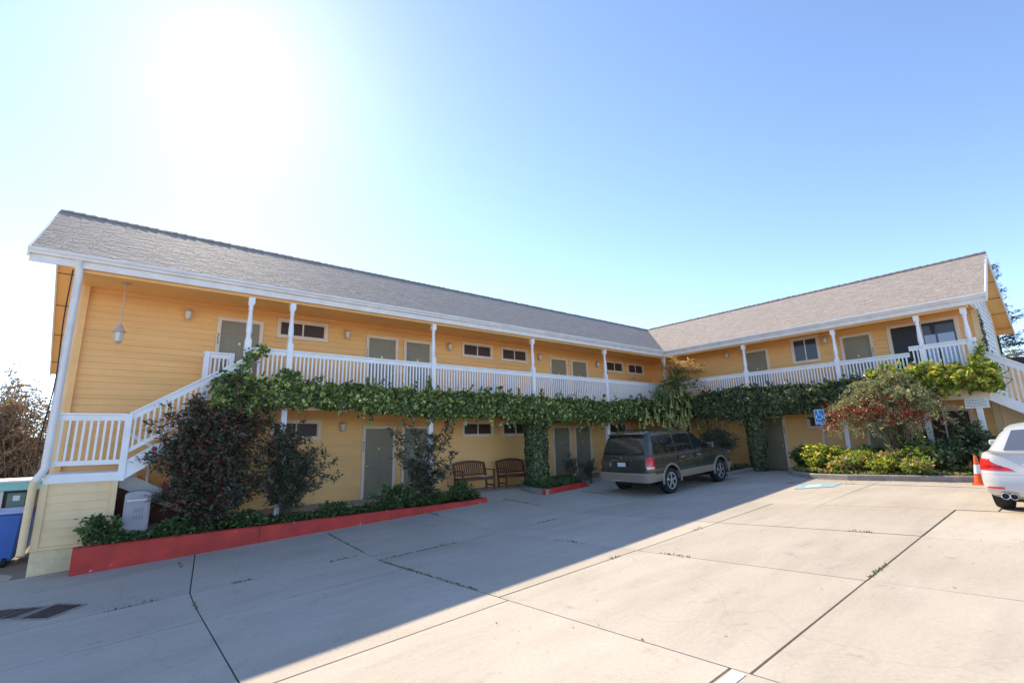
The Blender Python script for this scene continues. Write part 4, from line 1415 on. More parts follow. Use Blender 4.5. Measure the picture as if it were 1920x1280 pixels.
for sd in (-1, 1):
    side_glass(green, suv, [(-.72, 1.22), (0.42, 1.22), (0.42, 1.74), (-.58, 1.74)], M_CARGLASS, sd)
    side_glass(green, suv, [(0.50, 1.22), (1.40, 1.22), (1.40, 1.74), (0.50, 1.74)], M_CARGLASS, sd)
    side_glass(green, suv, [(1.48, 1.22), (2.36, 1.22), (1.66, 1.72), (1.48, 1.74)], M_CARGLASS, sd)
    for x in (0.66, 1.62):
        MB().box((x, sd * .975, 1.02), (x + .17, sd * 1.01, 1.055)).build('door_handle', M_CHROME, suv, local=True, bevel=0.006)
    for x in (0.46, 1.44, 2.44):
        MB().box((x - .004, sd * .972, .66), (x + .004, sd * .989, 1.14)).build('door_gap', M_BLACK, suv, local=True)
    mi = MB().box((2.14, sd * 1.0, 1.20), (2.30, sd * 1.22, 1.38)).build('wing_mirror', M_SUV, suv, local=True, bevel=0.03)
    MB().bar((2.2, sd * .92, 1.22), (2.2, sd * 1.02, 1.25), 0.05, 0.04).build('mirror_arm', M_BLACK, mi, local=True)
    rl_ = MB().tube([(-.45, sd * .66, 1.87), (-.35, sd * .66, 1.925), (1.0, sd * .66, 1.925), (1.15, sd * .66, 1.87)], 0.018, 6).build('roof_rail', M_DARKMETAL, suv, local=True)
    tl = body.patch(6.6, 12.4, 0.80, 1.15, 0.012, sd).build('tail_lamp', M_TAIL, suv, smooth=0.5, local=True)
    body.patch(6.8, 12.2, 0.805, 0.875, 0.016, sd).build('reversing_lens', M_TAILCLEAR, tl, smooth=0.5, local=True)
for x in (0.0, .55): MB().bar((x, -.66, 1.925), (x, .66, 1.925), 0.04, 0.02).build('roof_crossbar', M_DARKMETAL, suv, local=True)


def rear_plane(stack, poly, off, z_lo, name, m, parent, thick=0.02):
    vs = []
    for y, z in poly:
        l_ = stack.at(z)
        vs.append((l_[1] - l_[6] * (1 - (y / l_[3]) ** 2) - off, y, z))
    b = MB().prism(vs, (thick, 0, 0))
    return b.build(name, m, parent, local=True)


rear_plane(green, [(-.76, 1.22), (-.38, 1.22), (0, 1.22), (.38, 1.22), (.76, 1.22), (.66, 1.74), (.33, 1.76), (0, 1.765), (-.33, 1.76), (-.66, 1.74)], 0.008, 1.2, 'rear_window', M_CARGLASS, suv, 0.03)
sp = MB().prism([(-.72, -.70, 1.80), (-.86, -.68, 1.785), (-.88, 0, 1.80), (-.86, .68, 1.785), (-.72, .70, 1.80)], (0, 0, .04)).build('rear_spoiler', M_SUV, suv, local=True, bevel=0.008)
for y in (-.3, 0, .3): MB().box((-.885, y - .03, 1.78), (-.86, y + .03, 1.797)).build('washer_nozzle', M_BLACK, sp, local=True)
MB().box((-1.125, -.20, .87), (-1.07, .20, 1.02)).build('plate_recess', M_BLACK, suv, local=True)
MB().box((-1.135, -.15, .875), (-1.126, .15, .995)).build('licence_plate', M_PLATE, suv, local=True)
MB().bar((-1.13, -.40, 1.06), (-1.13, .40, 1.06), 0.03, 0.035).build('tailgate_strip', M_CHROME, suv, local=True)
MB().lathe([(0.01, -.01), (.055, -.01), (.055, .01), (.01, .01)], (-1.085, 0.02, 1.14), 16, 'x').build('badge', M_CHROME, suv, local=True)
MB().box((-1.10, .48, .86), (-1.075, .53, 1.0)).build('badge', M_CHROME, suv, local=True)
MB().tube([(-1.0, -.15, 1.24), (-1.0, .25, 1.27)], 0.012, 5).build('wiper', M_BLACK, suv, local=True)
MB().prism([(2.60, -.72, 1.20), (2.60, .72, 1.20), (1.62, .62, 1.79), (1.62, -.62, 1.79)], (0.03, 0, 0.03)).build('windscreen', M_CARGLASS, suv, local=True)
for sd in (-1, 1):
    MB().box((3.72, sd * .52, .78), (3.93, sd * .84, 1.0)).build('headlamp', M_TAILCLEAR, suv, local=True, bevel=0.03)
MB().box((3.86, -.48, .72), (3.985, .48, 1.0)).build('grille', M_CHROME, suv, local=True, bevel=0.02)

# ---- white saloon
CX, CY = -7.22, -12.05
car = thing('saloon_car', 'white saloon car parked at the right picture edge, its red left tail lamp showing', 'car', (CX, CY, gz(CX, CY + 0.4) - 0.003), rot=(0, -0.02, 0))
HW2 = 0.93


def cwarp(x, z):
    if z < 0.72: return z
    f_ = (z - 0.72) / 0.28
    d_ = 0.16 * max(0, min(1, (x - 1.9) / 1.9)) ** 1.2
    return z - d_ * f_


cb2 = Stack([(0.27, -0.86, 3.72, .82, .25, .3, .06, .1), (0.33, -0.98, 3.80, .89, .28, .36, .06, .1), (0.42, -1.06, 3.84, .915, .24, .4, .05, .12), (0.56, -1.07, 3.84, .925, .24, .42, .05, .12), (0.64, -1.05, 3.82, .925, .23, .42, .05, .12), (0.74, -0.995, 3.78, .92, .21, .42, .05, .12), (0.88, -0.965, 3.70, .90, .20, .42, .05, .12), (0.965, -0.94, 3.55, .88, .24, .42, .06, .12), (1.0, -0.98, 3.42, .84, .24, .42, .06, .12), (1.012, -0.90, 3.2, .78, .24, .42, .04, .1)], cwarp)
bo = cb2.mesh().build('body', M_CARWHITE, car, local=True)
cut_arches(bo, (0.0, 2.97), 0.37, HW2)
cg = Stack([(0.96, -0.52, 2.45, .86, .24, .3, .06, .1), (1.10, -0.24, 2.08, .795, .24, .3, .06, .1), (1.26, 0.10, 1.64, .715, .24, .3, .06, .1), (1.36, 0.34, 1.36, .655, .24, .3, .06, .1), (1.42, 0.55, 1.15, .585, .22, .25, .04, .06), (1.455, 0.8, 0.98, .44, .15, .12, .02, .03), (1.465, 0.85, 0.93, .2, .08, .08, .0, .0)])
cg.mesh().build('cabin', M_CARWHITE, car, smooth=0.6, local=True)
rear_plane(cg, [(-.62, 1.015), (-.3, 1.005), (0, 1.0), (.3, 1.005), (.62, 1.015), (.535, 1.33), (.27, 1.345), (0, 1.35), (-.27, 1.345), (-.535, 1.33)], 0.034, 1.0, 'rear_window', glassmat('pale_rear_glass', (0.10, 0.115, 0.15), 0.06, 0.3), car, 0.05)
MB().prism([(2.46, -.66, 1.0), (2.46, .66, 1.0), (1.40, .52, 1.36), (1.40, -.52, 1.36)], (0.03, 0, 0.02)).build('windscreen', M_CARGLASS, car, local=True)
for sd in (-1, 1):
    side_glass(cg, car, [(0.0, 1.0), (0.86, 1.0), (0.86, 1.36), (0.42, 1.34)], M_CARGLASS, sd)
    side_glass(cg, car, [(0.92, 1.0), (2.0, 1.0), (1.40, 1.33), (0.92, 1.36)], M_CARGLASS, sd)
    tl = cb2.patch(14.0, 3.6, 0.72, 0.885, 0.010, sd, taper=lambda t_: 3.5 + 3.6 * t_ ** 1.5).build('tail_lamp', M_TAIL, car, smooth=0.5, local=True)
    cb2.patch(4.6, 8.5, 0.76, 0.80, 0.014, sd).build('lamp_strip', mat('dark_red_lens', (0.35, 0.01, 0.01), 0.15, 0.1, 8, coat=0.6), tl, smooth=0.5, local=True)
    cb2.patch(7.0, 10.5, 0.86, 0.905, 0.009, sd).build('lamp_upper', M_TAIL, tl, smooth=0.5, local=True)
    cb2.patch(4.8, 9.5, 0.435, 0.465, 0.008, sd, taper=lambda t_: 9.5 - 1.5 * t_).build('reflector', M_TAIL, car, smooth=0.5, local=True)
    for k in (0, 1):
        y = sd * (0.55 + 0.10 * k)
        e = MB().lathe([(0.043, .07), (0.043, -.03), (0.050, -.036), (0.054, -.03), (0.054, .1)], (-1.05, y, 0.325), 16, 'x')
        e.build('exhaust_tip', M_CHROME, car, smooth=0.5, local=True)
        MB().lathe([(0.005, 0.0), (0.0425, 0.0), (0.0425, .02), (0.005, .02)], (-1.03, y, 0.325), 16, 'x').build('exhaust_bore', M_BLACK, car, local=True)
    wheel(car, 0.0, sd * (HW2 - .14), 0.325, 0.25, sd)
    wheel(car, 2.97, sd * (HW2 - .14), 0.325, 0.25, sd)
    MB().box((2.05, sd * .93, .98), (2.2, sd * 1.08, 1.1)).build('wing_mirror', M_CARWHITE, car, local=True, bevel=0.03)
    MB().box((3.5, sd * .5, .6), (3.83, sd * .8, .74)).build('headlamp', M_TAILCLEAR, car, local=True, bevel=0.03)
MB().box((-0.7, -.60, .20), (3.5, .60, .30)).build('underbody', M_BLACK, car, local=True)
# bumper shut lines, plate recess
cb2.patch(0.0, 13.5, 0.655, 0.662, 0.002, -1).build('shut_line', M_KERBGREY, car, local=True)
cb2.patch(0.0, 13.5, 0.655, 0.662, 0.002, 1).build('shut_line', M_KERBGREY, car, local=True)
MB().prism([(-1.085, -.40, .835), (-1.085, .40, .835), (-1.085, .33, .66), (-1.085, -.33, .66)], (0.05, 0, 0)).build('plate_recess', mat('plate_recess_white', (0.62, 0.62, 0.63), 0.4, 0.03, 3), car, local=True)  # recess panel in a slightly paler white than the body paint
MB().box((-1.095, -.26, .70), (-1.086, .26, .81)).build('licence_plate', M_PLATE, car, local=True)
dif = cb2.patch(0.0, 8.6, 0.27, 0.315, 0.006, 1)
dif.build('rear_diffuser', M_KERBGREY, car, smooth=0.5, local=True)
cb2.patch(0.0, 8.6, 0.27, 0.315, 0.006, -1).build('rear_diffuser', M_KERBGREY, car, smooth=0.5, local=True)

# ------------------------------------------------------------------ neighbouring low building on the right
nb_ = thing('neighbour_shed', 'low neighbouring building with dark flat roof beyond the right staircase', 'building', (11, -12.5, 0))
MB().box((9.0, -20, -0.3), (16, -9.9, 3.75)).build('wall', M_WALL2, nb_)
MB().prism([(8.7, -20.3, 3.62), (8.7, -9.6, 3.95), (16.3, -9.6, 4.45), (16.3, -20.3, 4.1)], (0, 0, 0.14)).build('roof', M_DARKROOF, nb_)
MB().bar((8.68, -20.3, 3.66), (8.68, -9.6, 3.99), 0.04, 0.2).build('fascia_board', M_DARKROOF, nb_)
for y in (-18, -15, -12):
    wn_ = MB().box((8.97, y, 1.2), (8.999, y + 1.1, 2.3)).build('window', M_TRIM, nb_)
    MB().box((8.955, y + .08, 1.28), (8.9695, y + 1.02, 2.22)).build('pane', M_PANE, wn_)


# ------------------------------------------------------------------ vegetation
rng = np.random.default_rng(3)


def nrm_(a):
    return a / (np.linalg.norm(a, axis=1, keepdims=True) + 1e-9)


def leaf_cloud(name, P, N, size, aspect, m, parent, kind='stuff', fold=0.25, tdir=None, tip=0.5):
    """one small folded leaf (two triangles + tip) per point"""
    P = np.asarray(P, float)
    N = nrm_(np.asarray(N, float))
    n = len(P)
    off = np.array(origin_of(parent)) if parent else np.zeros(3)
    P = P - off
    t = rng.normal(size=(n, 3)) if tdir is None else np.asarray(tdir, float) + 0.35 * rng.normal(size=(n, 3))
    t = nrm_(t - N * np.sum(t * N, axis=1, keepdims=True))
    b = np.cross(N, t)
    ln = (np.asarray(size) * rng.uniform(0.65, 1.3, n))[:, None]
    wd = ln * aspect
    base = P - t * ln * tip
    V = np.stack([base, base + t * ln * 0.45 + b * wd * 0.5 + N * wd * fold, base + t * ln, base + t * ln * 0.45 - b * wd * 0.5 + N * wd * fold], 1).reshape(-1, 3)
    idx = np.arange(n)[:, None] * 4
    Fc = np.concatenate([idx + np.array([[0, 1, 2]]), idx + np.array([[0, 2, 3]])], 1).reshape(-1)
    me = bpy.data.meshes.new(name)
    me.vertices.add(len(V))
    me.vertices.foreach_set('co', V.astype(np.float32).ravel())
    me.loops.add(len(Fc))
    me.loops.foreach_set('vertex_index', Fc.astype(np.int32))
    me.polygons.add(len(Fc) // 3)
    me.polygons.foreach_set('loop_start', np.arange(0, len(Fc), 3, dtype=np.int32))
    me.polygons.foreach_set('loop_total', np.full(len(Fc) // 3, 3, dtype=np.int32))
    me.update()
    me.validate()
    me.materials.append(m)
    o = bpy.data.objects.new(name, me)
    COL.objects.link(o)
    if parent: o.parent = parent
    if kind: o['kind'] = kind
    return o


G = leafmat
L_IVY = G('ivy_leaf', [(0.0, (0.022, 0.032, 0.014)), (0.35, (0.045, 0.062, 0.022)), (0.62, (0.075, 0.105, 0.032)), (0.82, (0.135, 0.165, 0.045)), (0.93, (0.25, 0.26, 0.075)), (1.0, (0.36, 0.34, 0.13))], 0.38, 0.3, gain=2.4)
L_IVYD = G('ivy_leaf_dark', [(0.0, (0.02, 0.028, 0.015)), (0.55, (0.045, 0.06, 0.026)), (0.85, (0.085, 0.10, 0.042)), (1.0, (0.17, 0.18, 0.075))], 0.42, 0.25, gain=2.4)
L_NAN = G('bronze_shrub_leaf', [(0.0, (0.030, 0.040, 0.026)), (0.55, (0.055, 0.060, 0.038)), (0.82, (0.085, 0.070, 0.045)), (0.93, (0.15, 0.035, 0.028)), (1.0, (0.22, 0.045, 0.035))], 0.45, 0.25, gain=1.7)
L_NAN2 = G('airy_shrub_leaf', [(0.0, (0.035, 0.048, 0.030)), (0.6, (0.065, 0.075, 0.045)), (1.0, (0.12, 0.085, 0.06))], 0.45, 0.3, gain=1.65)
L_GC = G('ground_cover_leaf', [(0.0, (0.022, 0.040, 0.016)), (0.6, (0.045, 0.075, 0.024)), (1.0, (0.10, 0.14, 0.045))], 0.5, 0.3, gain=1.9)
L_LIME = G('lime_leaf', [(0.0, (0.05, 0.075, 0.016)), (0.35, (0.12, 0.17, 0.03)), (0.65, (0.24, 0.27, 0.045)), (0.88, (0.42, 0.37, 0.06)), (0.96, (0.58, 0.48, 0.08)), (1.0, (0.42, 0.22, 0.12))], 0.45, 0.42, gain=1.5)
L_PEREN = G('flower_bed_leaf', [(0.0, (0.06, 0.13, 0.03)), (0.35, (0.14, 0.24, 0.05)), (0.6, (0.30, 0.32, 0.08)), (0.8, (0.36, 0.24, 0.10)), (0.92, (0.34, 0.13, 0.07)), (1.0, (0.55, 0.28, 0.28))], 0.5, 0.4, gain=1.35)
L_GREYG = G('grey_green_leaf', [(0.0, (0.06, 0.085, 0.03)), (0.45, (0.13, 0.165, 0.06)), (0.75, (0.24, 0.25, 0.12)), (0.92, (0.36, 0.33, 0.20)), (1.0, (0.30, 0.12, 0.07))], 0.5, 0.35, gain=1.75)
L_BERRY = G('red_berry', [(0.0, (0.20, 0.025, 0.015)), (0.6, (0.38, 0.045, 0.02)), (1.0, (0.52, 0.11, 0.05))], 0.3, 0.1)
L_PALM = G('palm_leaf', [(0.0, (0.04, 0.075, 0.03)), (0.5, (0.08, 0.12, 0.04)), (1.0, (0.22, 0.22, 0.08))], 0.45, 0.35, gain=1.6)
L_DRY = G('dry_frond', [(0.0, (0.28, 0.19, 0.08)), (0.5, (0.46, 0.33, 0.14)), (1.0, (0.58, 0.46, 0.24))], 0.7, 0.4)
L_TRUMP = G('trumpet_flower', [(0.0, (0.30, 0.34, 0.10)), (0.5, (0.50, 0.47, 0.16)), (1.0, (0.66, 0.58, 0.26))], 0.5, 0.4)
L_CONIF = G('conifer_needles', [(0.0, (0.016, 0.035, 0.028)), (0.7, (0.03, 0.06, 0.04)), (1.0, (0.06, 0.09, 0.05))], 0.6, 0.15)
L_OLIVE = G('olive_bush_leaf', [(0.0, (0.08, 0.09, 0.03)), (0.6, (0.20, 0.19, 0.06)), (1.0, (0.36, 0.29, 0.11))], 0.5, 0.35)
L_BARE = G('dry_brush_leaf', [(0.0, (0.13, 0.075, 0.05)), (0.5, (0.22, 0.14, 0.09)), (0.8, (0.32, 0.24, 0.12)), (1.0, (0.42, 0.33, 0.18))], 0.8, 0.3)


def fbm(x, y, s=1.0, o=0.0):
    return mnoise.noise((x * s + o, y * s - o, o * 1.7)) + 0.5 * mnoise.noise((x * s * 2.3 + o, y * s * 2.3, 3.1))


def hedge(name, label, n, a0, a1, topf, botf, d0, d1, T, m, size, group=None, stem_step=0.5, rag=1.0, depth_noise=0.16):
    """climbing hedge: a = along, d = towards the court"""
    th = thing(name, label, 'vine', T((a0 + a1) / 2, (d0 + d1) / 2, 2.1), group)
    a = rng.uniform(a0, a1, n)
    u = rng.random(n)
    top = np.array([topf(q) + rag * (0.09 * fbm(q, 0, 1.9, 4.0) + 0.08 * fbm(q, 9, 7.0, 2.0)) for q in a])
    bot = np.array([botf(q) + rag * (0.07 * fbm(q, 5, 2.3, 8.0) + 0.06 * fbm(q, 2, 7.0, 1.0)) for q in a])
    z = bot + (top - bot) * rng.random(n)
    fac = np.where(u < 0.66, 0, np.where(u < 0.86, 1, np.where(u < 0.93, 2, 3)))
    dep = np.empty(n)
    N = np.empty((n, 3))
    dn = np.array([depth_noise * fbm(q, r_ * 1.3, 1.7, 6.0) + 0.10 * mnoise.noise((q * 6.5, r_ * 6.5, 2.0)) for q, r_ in zip(a, z)])
    zz = (z - bot) / (top - bot + 1e-6)
    bulge = d1 - 0.16 * (2 * zz - 1) ** 4 + dn
    for f_, nn in ((0, (0, 1, 0.25)), (1, (0, 0.35, 1)), (2, (0, 0.5, -0.6)), (3, (0, 0.6, 0.3))):
        k = fac == f_
        N[k] = nn
    r1 = rng.random(n)
    dep = np.where(fac == 0, bulge - 0.20 * r1 ** 1.6, d0 + (bulge - d0) * r1)
    z = np.where(fac == 1, top - 0.09 * rng.random(n) ** 2, np.where(fac == 2, bot + 0.08 * rng.random(n) ** 2, z))
    N = N + 0.85 * rng.normal(size=(n, 3))
    Tw = np.array([T(p, q, r_) for p, q, r_ in zip(a, dep, z)])
    e0, e1 = np.array(T(1, 0, 0)) - np.array(T(0, 0, 0)), np.array(T(0, 1, 0)) - np.array(T(0, 0, 0))
    Nw = N[:, :1] * e0 + N[:, 1:2] * e1 + N[:, 2:] * np.array([0, 0, 1.0])
    Tw, Nw = list(Tw), list(Nw)
    sb = MB()
    for _ in range(int((a1 - a0) * 11 * rag)):
        q = rng.uniform(a0, a1)
        upw = rng.random() < 0.55
        zc = (topf(q) if upw else botf(q)) + (-.05 if upw else .08)
        L_ = rng.uniform(.12, .32) if upw else rng.uniform(.12, .42)
        dx, dd_ = rng.normal() * .5, rng.uniform(d1 - .35, d1 + .02)
        path = []
        for k in range(5):
            s_ = k / 4
            path.append(T(q + dx * L_ * s_, dd_ + .06 * s_, zc + (L_ if upw else -L_) * s_ * (1 if upw else 1)))
        sb.tube(path, .005, 3, cap=False)
        for k in range(int(L_ * 42)):
            s_ = rng.random()
            i_ = min(3, int(s_ * 4))
            p_ = np.array(path[i_]) * (1 - (s_ * 4 - i_)) + np.array(path[i_ + 1]) * (s_ * 4 - i_)
            Tw.append(p_ + rng.normal(size=3) * .025)
            Nw.append(e1 + rng.normal(size=3) * .7)
    szs = size * np.exp(rng.normal(size=len(Tw)) * .28)
    leaf_cloud('foliage', Tw, Nw, szs, 0.85, m, th)
    q = a0
    while q < a1:
        x = q + random.uniform(-.2, .2)
        path = [T(x + 0.12 * math.sin(k * 1.7 + x), (d0 + d1) / 2 + 0.06 * math.cos(k * 2.1 + x), botf(x) + (topf(x) - botf(x)) * k / 6) for k in range(7)]
        sb.tube(path, [0.012] * 6 + [0.005], 4)
        q += stem_step
    q = a0
    while q < a1 - 0.6:
        z0 = (topf(q) + botf(q)) / 2
        sb.tube([T(q + 0.2 * k, (d0 + d1) / 2 + 0.07 * math.sin(q * 3 + k), z0 + 0.1 * math.sin(q + k * 1.3)) for k in range(8)], 0.011, 4)
        q += 0.9
    sb.build('stems', M_STEM, th, kind='stuff')
    return th


def interp(tab):
    xs = [p[0] for p in tab]
    ys = [p[1] for p in tab]
    return lambda q: float(np.interp(q, xs, ys))


TOPL = interp([(-18.2, 2.75), (-17.7, 2.85), (-17.2, 2.8), (-16.6, 2.78), (-15.7, 2.74), (-14.5, 2.74), (-12.6, 2.66), (-10.5, 2.72), (-8.4, 2.66), (-5, 2.60), (-2.3, 2.78), (0, 2.75)])
BOTL = interp([(-18.2, 2.1), (-17.2, 2.13), (-15.7, 2.19), (-14.3, 2.08), (-13, 1.98), (-12.4, 1.94), (-10.5, 1.98), (-8.5, 1.80), (-5, 1.86), (-2.4, 2.02), (0, 2.0)])
hedge('climbing_ivy', 'long ivy hedge trained along the edge of the left balcony', 27000, -18.1, -0.2, TOPL, BOTL, -0.12, 0.42, lambda a, d, z: (a, -d, z), L_IVY, 0.085)
TOPR = interp([(-8.6, 2.95), (-7.4, 3.0), (-6.4, 2.9), (-5.7, 2.98), (-4.6, 3.02), (-3.75, 3.10), (-2.6, 3.02), (-1.4, 2.92), (-0.2, 2.75)])
BOTR = interp([(-8.6, 2.05), (-5.5, 1.96), (-3.5, 1.88), (-1.2, 2.05), (-0.2, 2.05)])
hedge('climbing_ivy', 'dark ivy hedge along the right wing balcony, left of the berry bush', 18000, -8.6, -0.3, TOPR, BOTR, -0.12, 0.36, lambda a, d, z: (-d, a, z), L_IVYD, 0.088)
TOPY = interp([(-11.3, 2.5), (-11.0, 2.95), (-10.6, 3.12), (-10.3, 3.0), (-9.6, 3.05), (-8.8, 3.12), (-8.2, 3.10), (-7.8, 2.9)])
BOTY = interp([(-11.3, 2.45), (-11.0, 2.38), (-10.0, 2.36), (-8.8, 2.25), (-7.8, 2.25)])
hedge('climbing_ivy', 'sunlit yellow green vine spilling over the balcony end by the right staircase', 8800, -10.95, -7.9, TOPY, BOTY, -0.05, 0.70, lambda a, d, z: (-d, a, z), L_LIME, 0.11, depth_noise=0.34, rag=1.5)


def ivy_sprigs(parent_label, name, cells, m, size, n_each):
    th = thing(name, parent_label, 'vine', cells[0][0])
    P, N = [], []
    sb = MB()
    for c, r_, h in cells:
        for k in range(n_each):
            p = np.array(c) + rng.normal(size=3) * np.array([r_, r_, h]) * 0.6
            P.append(p)
            N.append(np.array([-0.3, -1, 0.4]) + rng.normal(size=3) * 0.6)
    for c, d_ in zip(cells[:-1], cells[1:]):
        sb.tube([c[0], d_[0]], 0.01, 4)
    leaf_cloud('foliage', P, N, size, 0.8, m, th)
    sb.build('stems', M_STEM, th, kind='stuff')


ivy_sprigs('ivy creeping up the first balcony post where the stair rail ends', 'climbing_ivy', [((-17.75, -0.05, 2.5), .28, .25), ((-17.5, 0.0, 2.95), .16, .2), ((-17.42, 0.05, 3.28), .09, .16), ((-17.25, 0.05, 3.42), .16, .1), ((-17.05, 0.1, 3.58), .12, .08)], L_IVY, 0.085, 75)
ivy_sprigs('ivy tuft at the foot of the second balcony post', 'climbing_ivy', [((-16.6, 0.0, 2.8), .2, .15), ((-16.5, 0.05, 3.02), .12, .12), ((-16.3, 0.05, 2.95), .14, .1)], L_IVY, 0.08, 130)
ivy_sprigs('ivy shoot standing up beside the third balcony post', 'climbing_ivy', [((-12.5, 0.02, 2.75), .1, .1), ((-12.47, 0.03, 3.0), .05, .14)], L_IVY, 0.07, 90)
ivy_sprigs('thin vine strand climbing the right end corner above the staircase', 'climbing_ivy', [((1.25, -10.65, 3.3), .12, .3), ((1.28, -10.64, 3.9), .05, .35), ((1.3, -10.63, 4.5), .04, .35), ((0.95, -10.7, 3.2), .2, .15)], L_IVYD, 0.07, 110)
ivy_sprigs('yellow green vine tip reaching up past the balcony end newel', 'climbing_ivy', [((-0.2, -10.5, 3.0), .2, .2), ((-0.1, -10.55, 3.3), .14, .2), ((-0.05, -10.62, 3.55), .08, .14)], L_LIME, 0.08, 120)


def ivy_column(label, T, a, zb, zt, hwf, dep, n, m, size):
    th = thing('ivy_column', label, 'vine', T(a, 0, zb))
    P, N = [], []
    z = zb + (zt - zb) * rng.random(n)
    ang = rng.uniform(0, 2 * math.pi, n)
    for zz, t_ in zip(z, ang):
        hw = hwf((zz - zb) / (zt - zb)) * (0.96 + 0.22 * fbm(t_, zz, 1.6, 3.0) + 0.16 * mnoise.noise((t_ * 3, zz * 5, 1.0)) - 0.15 * rng.random() ** 2)
        P.append(T(a + hw * math.cos(t_), dep * math.sin(t_) * hw / 0.4, zz))
        e = np.array(T(math.cos(t_), math.sin(t_), 0.2)) - np.array(T(0, 0, 0))
        N.append(e + rng.normal(size=3) * 0.5)
    leaf_cloud('foliage', P, N, size, 0.85, m, th)
    sb = MB()
    for k in range(5):
        aa = a + (k - 2) * 0.09
        sb.tube([T(aa + 0.05 * math.sin(j * 1.3 + k), 0.08 * math.cos(k + j), zb + (zt - zb) * j / 8) for j in range(9)], 0.016, 5)
    sb.build('stems', M_STEM, th, kind='stuff')


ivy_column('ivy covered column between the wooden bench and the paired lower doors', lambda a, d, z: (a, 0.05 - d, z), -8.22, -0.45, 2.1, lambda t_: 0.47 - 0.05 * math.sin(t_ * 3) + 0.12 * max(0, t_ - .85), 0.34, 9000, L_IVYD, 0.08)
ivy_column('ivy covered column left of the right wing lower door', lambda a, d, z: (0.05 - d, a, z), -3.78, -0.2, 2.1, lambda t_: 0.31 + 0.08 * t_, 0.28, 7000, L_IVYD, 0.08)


def shrub(name, label, cat, base, stems, m, sm, lsize, aspect, per_twig, twigs, tw_len, srad=0.014, group=None, droop=0.1, start=0.35, nup=0.6, ctrl=0):
    """stems: list of end points (relative to base)"""
    th = thing(name, label, cat, base, group)
    sb = MB()
    P, N, TD = [], [], []
    B0 = np.array(base, float)
    for e in stems:
        e = np.array(e, float)
        p0 = B0 + np.array([rng.normal() * .06, rng.normal() * .06, 0])
        p2 = B0 + e
        p1 = B0 + (np.array([e[0] * .25, e[1] * .25, e[2] * .75]) if not ctrl else np.array([e[0] * .35, e[1] * .45, e[2] + 1.1]))
        path = []
        for k in range(9):
            t_ = k / 8
            path.append((1 - t_) ** 2 * p0 + 2 * t_ * (1 - t_) * p1 + t_ * t_ * p2 + np.array([0.03 * math.sin(t_ * 7 + e[0] * 9), 0.03 * math.cos(t_ * 6 + e[1] * 9), 0]) * t_)
        sb.tube([tuple(p) for p in path], [srad * (1 - 0.8 * k / 8) for k in range(9)], 5, cap=False)
        for q in range(twigs):
            t_ = start + (1 - start) * (q + rng.random()) / twigs
            k = min(7, int(t_ * 8))
            f_ = t_ * 8 - k
            c = path[k] * (1 - f_) + path[k + 1] * f_
            d_ = rng.normal(size=3)
            d_[2] = abs(d_[2]) * 0.5 - 0.05
            d_ = d_ / np.linalg.norm(d_)
            ll = tw_len * rng.uniform(.5, 1.2)
            mid = c + d_ * ll * .5 + np.array([0, 0, ll * .08])
            end = c + d_ * ll + np.array([0, 0, -ll * droop])
            sb.tube([tuple(c), tuple(mid), tuple(end)], [srad * .35, srad * .25, srad * .1], 3, cap=False)
            for r_ in range(per_twig):
                s_ = 0.25 + 0.8 * rng.random()
                pp_ = (c * (1 - s_) ** 2 + 2 * s_ * (1 - s_) * mid + s_ * s_ * end) if s_ <= 1 else end + d_ * .03
                sidev = rng.normal(size=3)
                P.append(pp_ + sidev * lsize * 0.35)
                N.append(np.array([0, 0, nup]) + rng.normal(size=3) * .6)
                TD.append(d_ + sidev * .8)
    sb.build('stems', sm, th, kind='stuff', smooth=0.9, recalc=False)
    leaf_cloud('foliage', P, N, lsize * np.exp(rng.normal(size=len(P)) * .25), aspect, m, th, tdir=TD, tip=0.2)
    return th, P


def dome(n, rx, ry_, h0, h1, flat=1.0):
    out = []
    for _ in range(n):
        a = rng.uniform(0, 2 * math.pi)
        r_ = math.sqrt(rng.random())
        out.append((rx * r_ * math.cos(a), ry_ * r_ * math.sin(a), h0 + (h1 - h0) * (1 - 0.75 * r_ ** 2) * rng.uniform(.75, 1.0)))
    return out


# big dark bush in front of the stairs
shrub('bronze_bush', 'large dense dark bush with reddish leaves in front of the stairs', 'bush', (-17.95, -0.15, -0.5), dome(70, 1.05, .5, 0.9, 3.1) + dome(44, 0.9, .5, 0.3, 1.7) + [(-1.05, -.2, 1.9), (-1.0, -.1, 1.6), (-1.1, -.1, 2.15), (-.95, -.15, 2.3), (-.8, -.2, 2.6), (-.55, -.1, 2.9), (.9, -.1, 2.5), (1.1, -.1, 2.2), (.5, -.2, 3.1), (.9, -.1, 3.0), (.7, -.1, 3.3), (1.2, -.1, 2.7), (1.3, -.1, 1.8), (1.3, -.1, 1.2), (.2, -.2, 3.3)], L_NAN, M_STEM, 0.095, 0.42, 16, 17, 0.32, start=0.2)
shrub('airy_bush', 'open bronze leaved bush with bare stems right of the large dark bush', 'bush', (-16.35, -0.1, -0.5), dome(34, 1.0, .38, 0.4, 2.3) + [(-.9, -.1, 1.9), (-1.0, -.1, 1.3), (-.7, -.1, 2.4), (-.8, -.1, .9), (-.5, 0, 2.5), (1.05, -.2, 1.3), (1.2, -.1, 1.05), (.8, -.2, 1.7), (-.3, 0, 2.2), (.2, 0, 2.3)], L_NAN2, M_STEM, 0.105, 0.36, 14, 11, 0.28, start=0.25, droop=0.3)
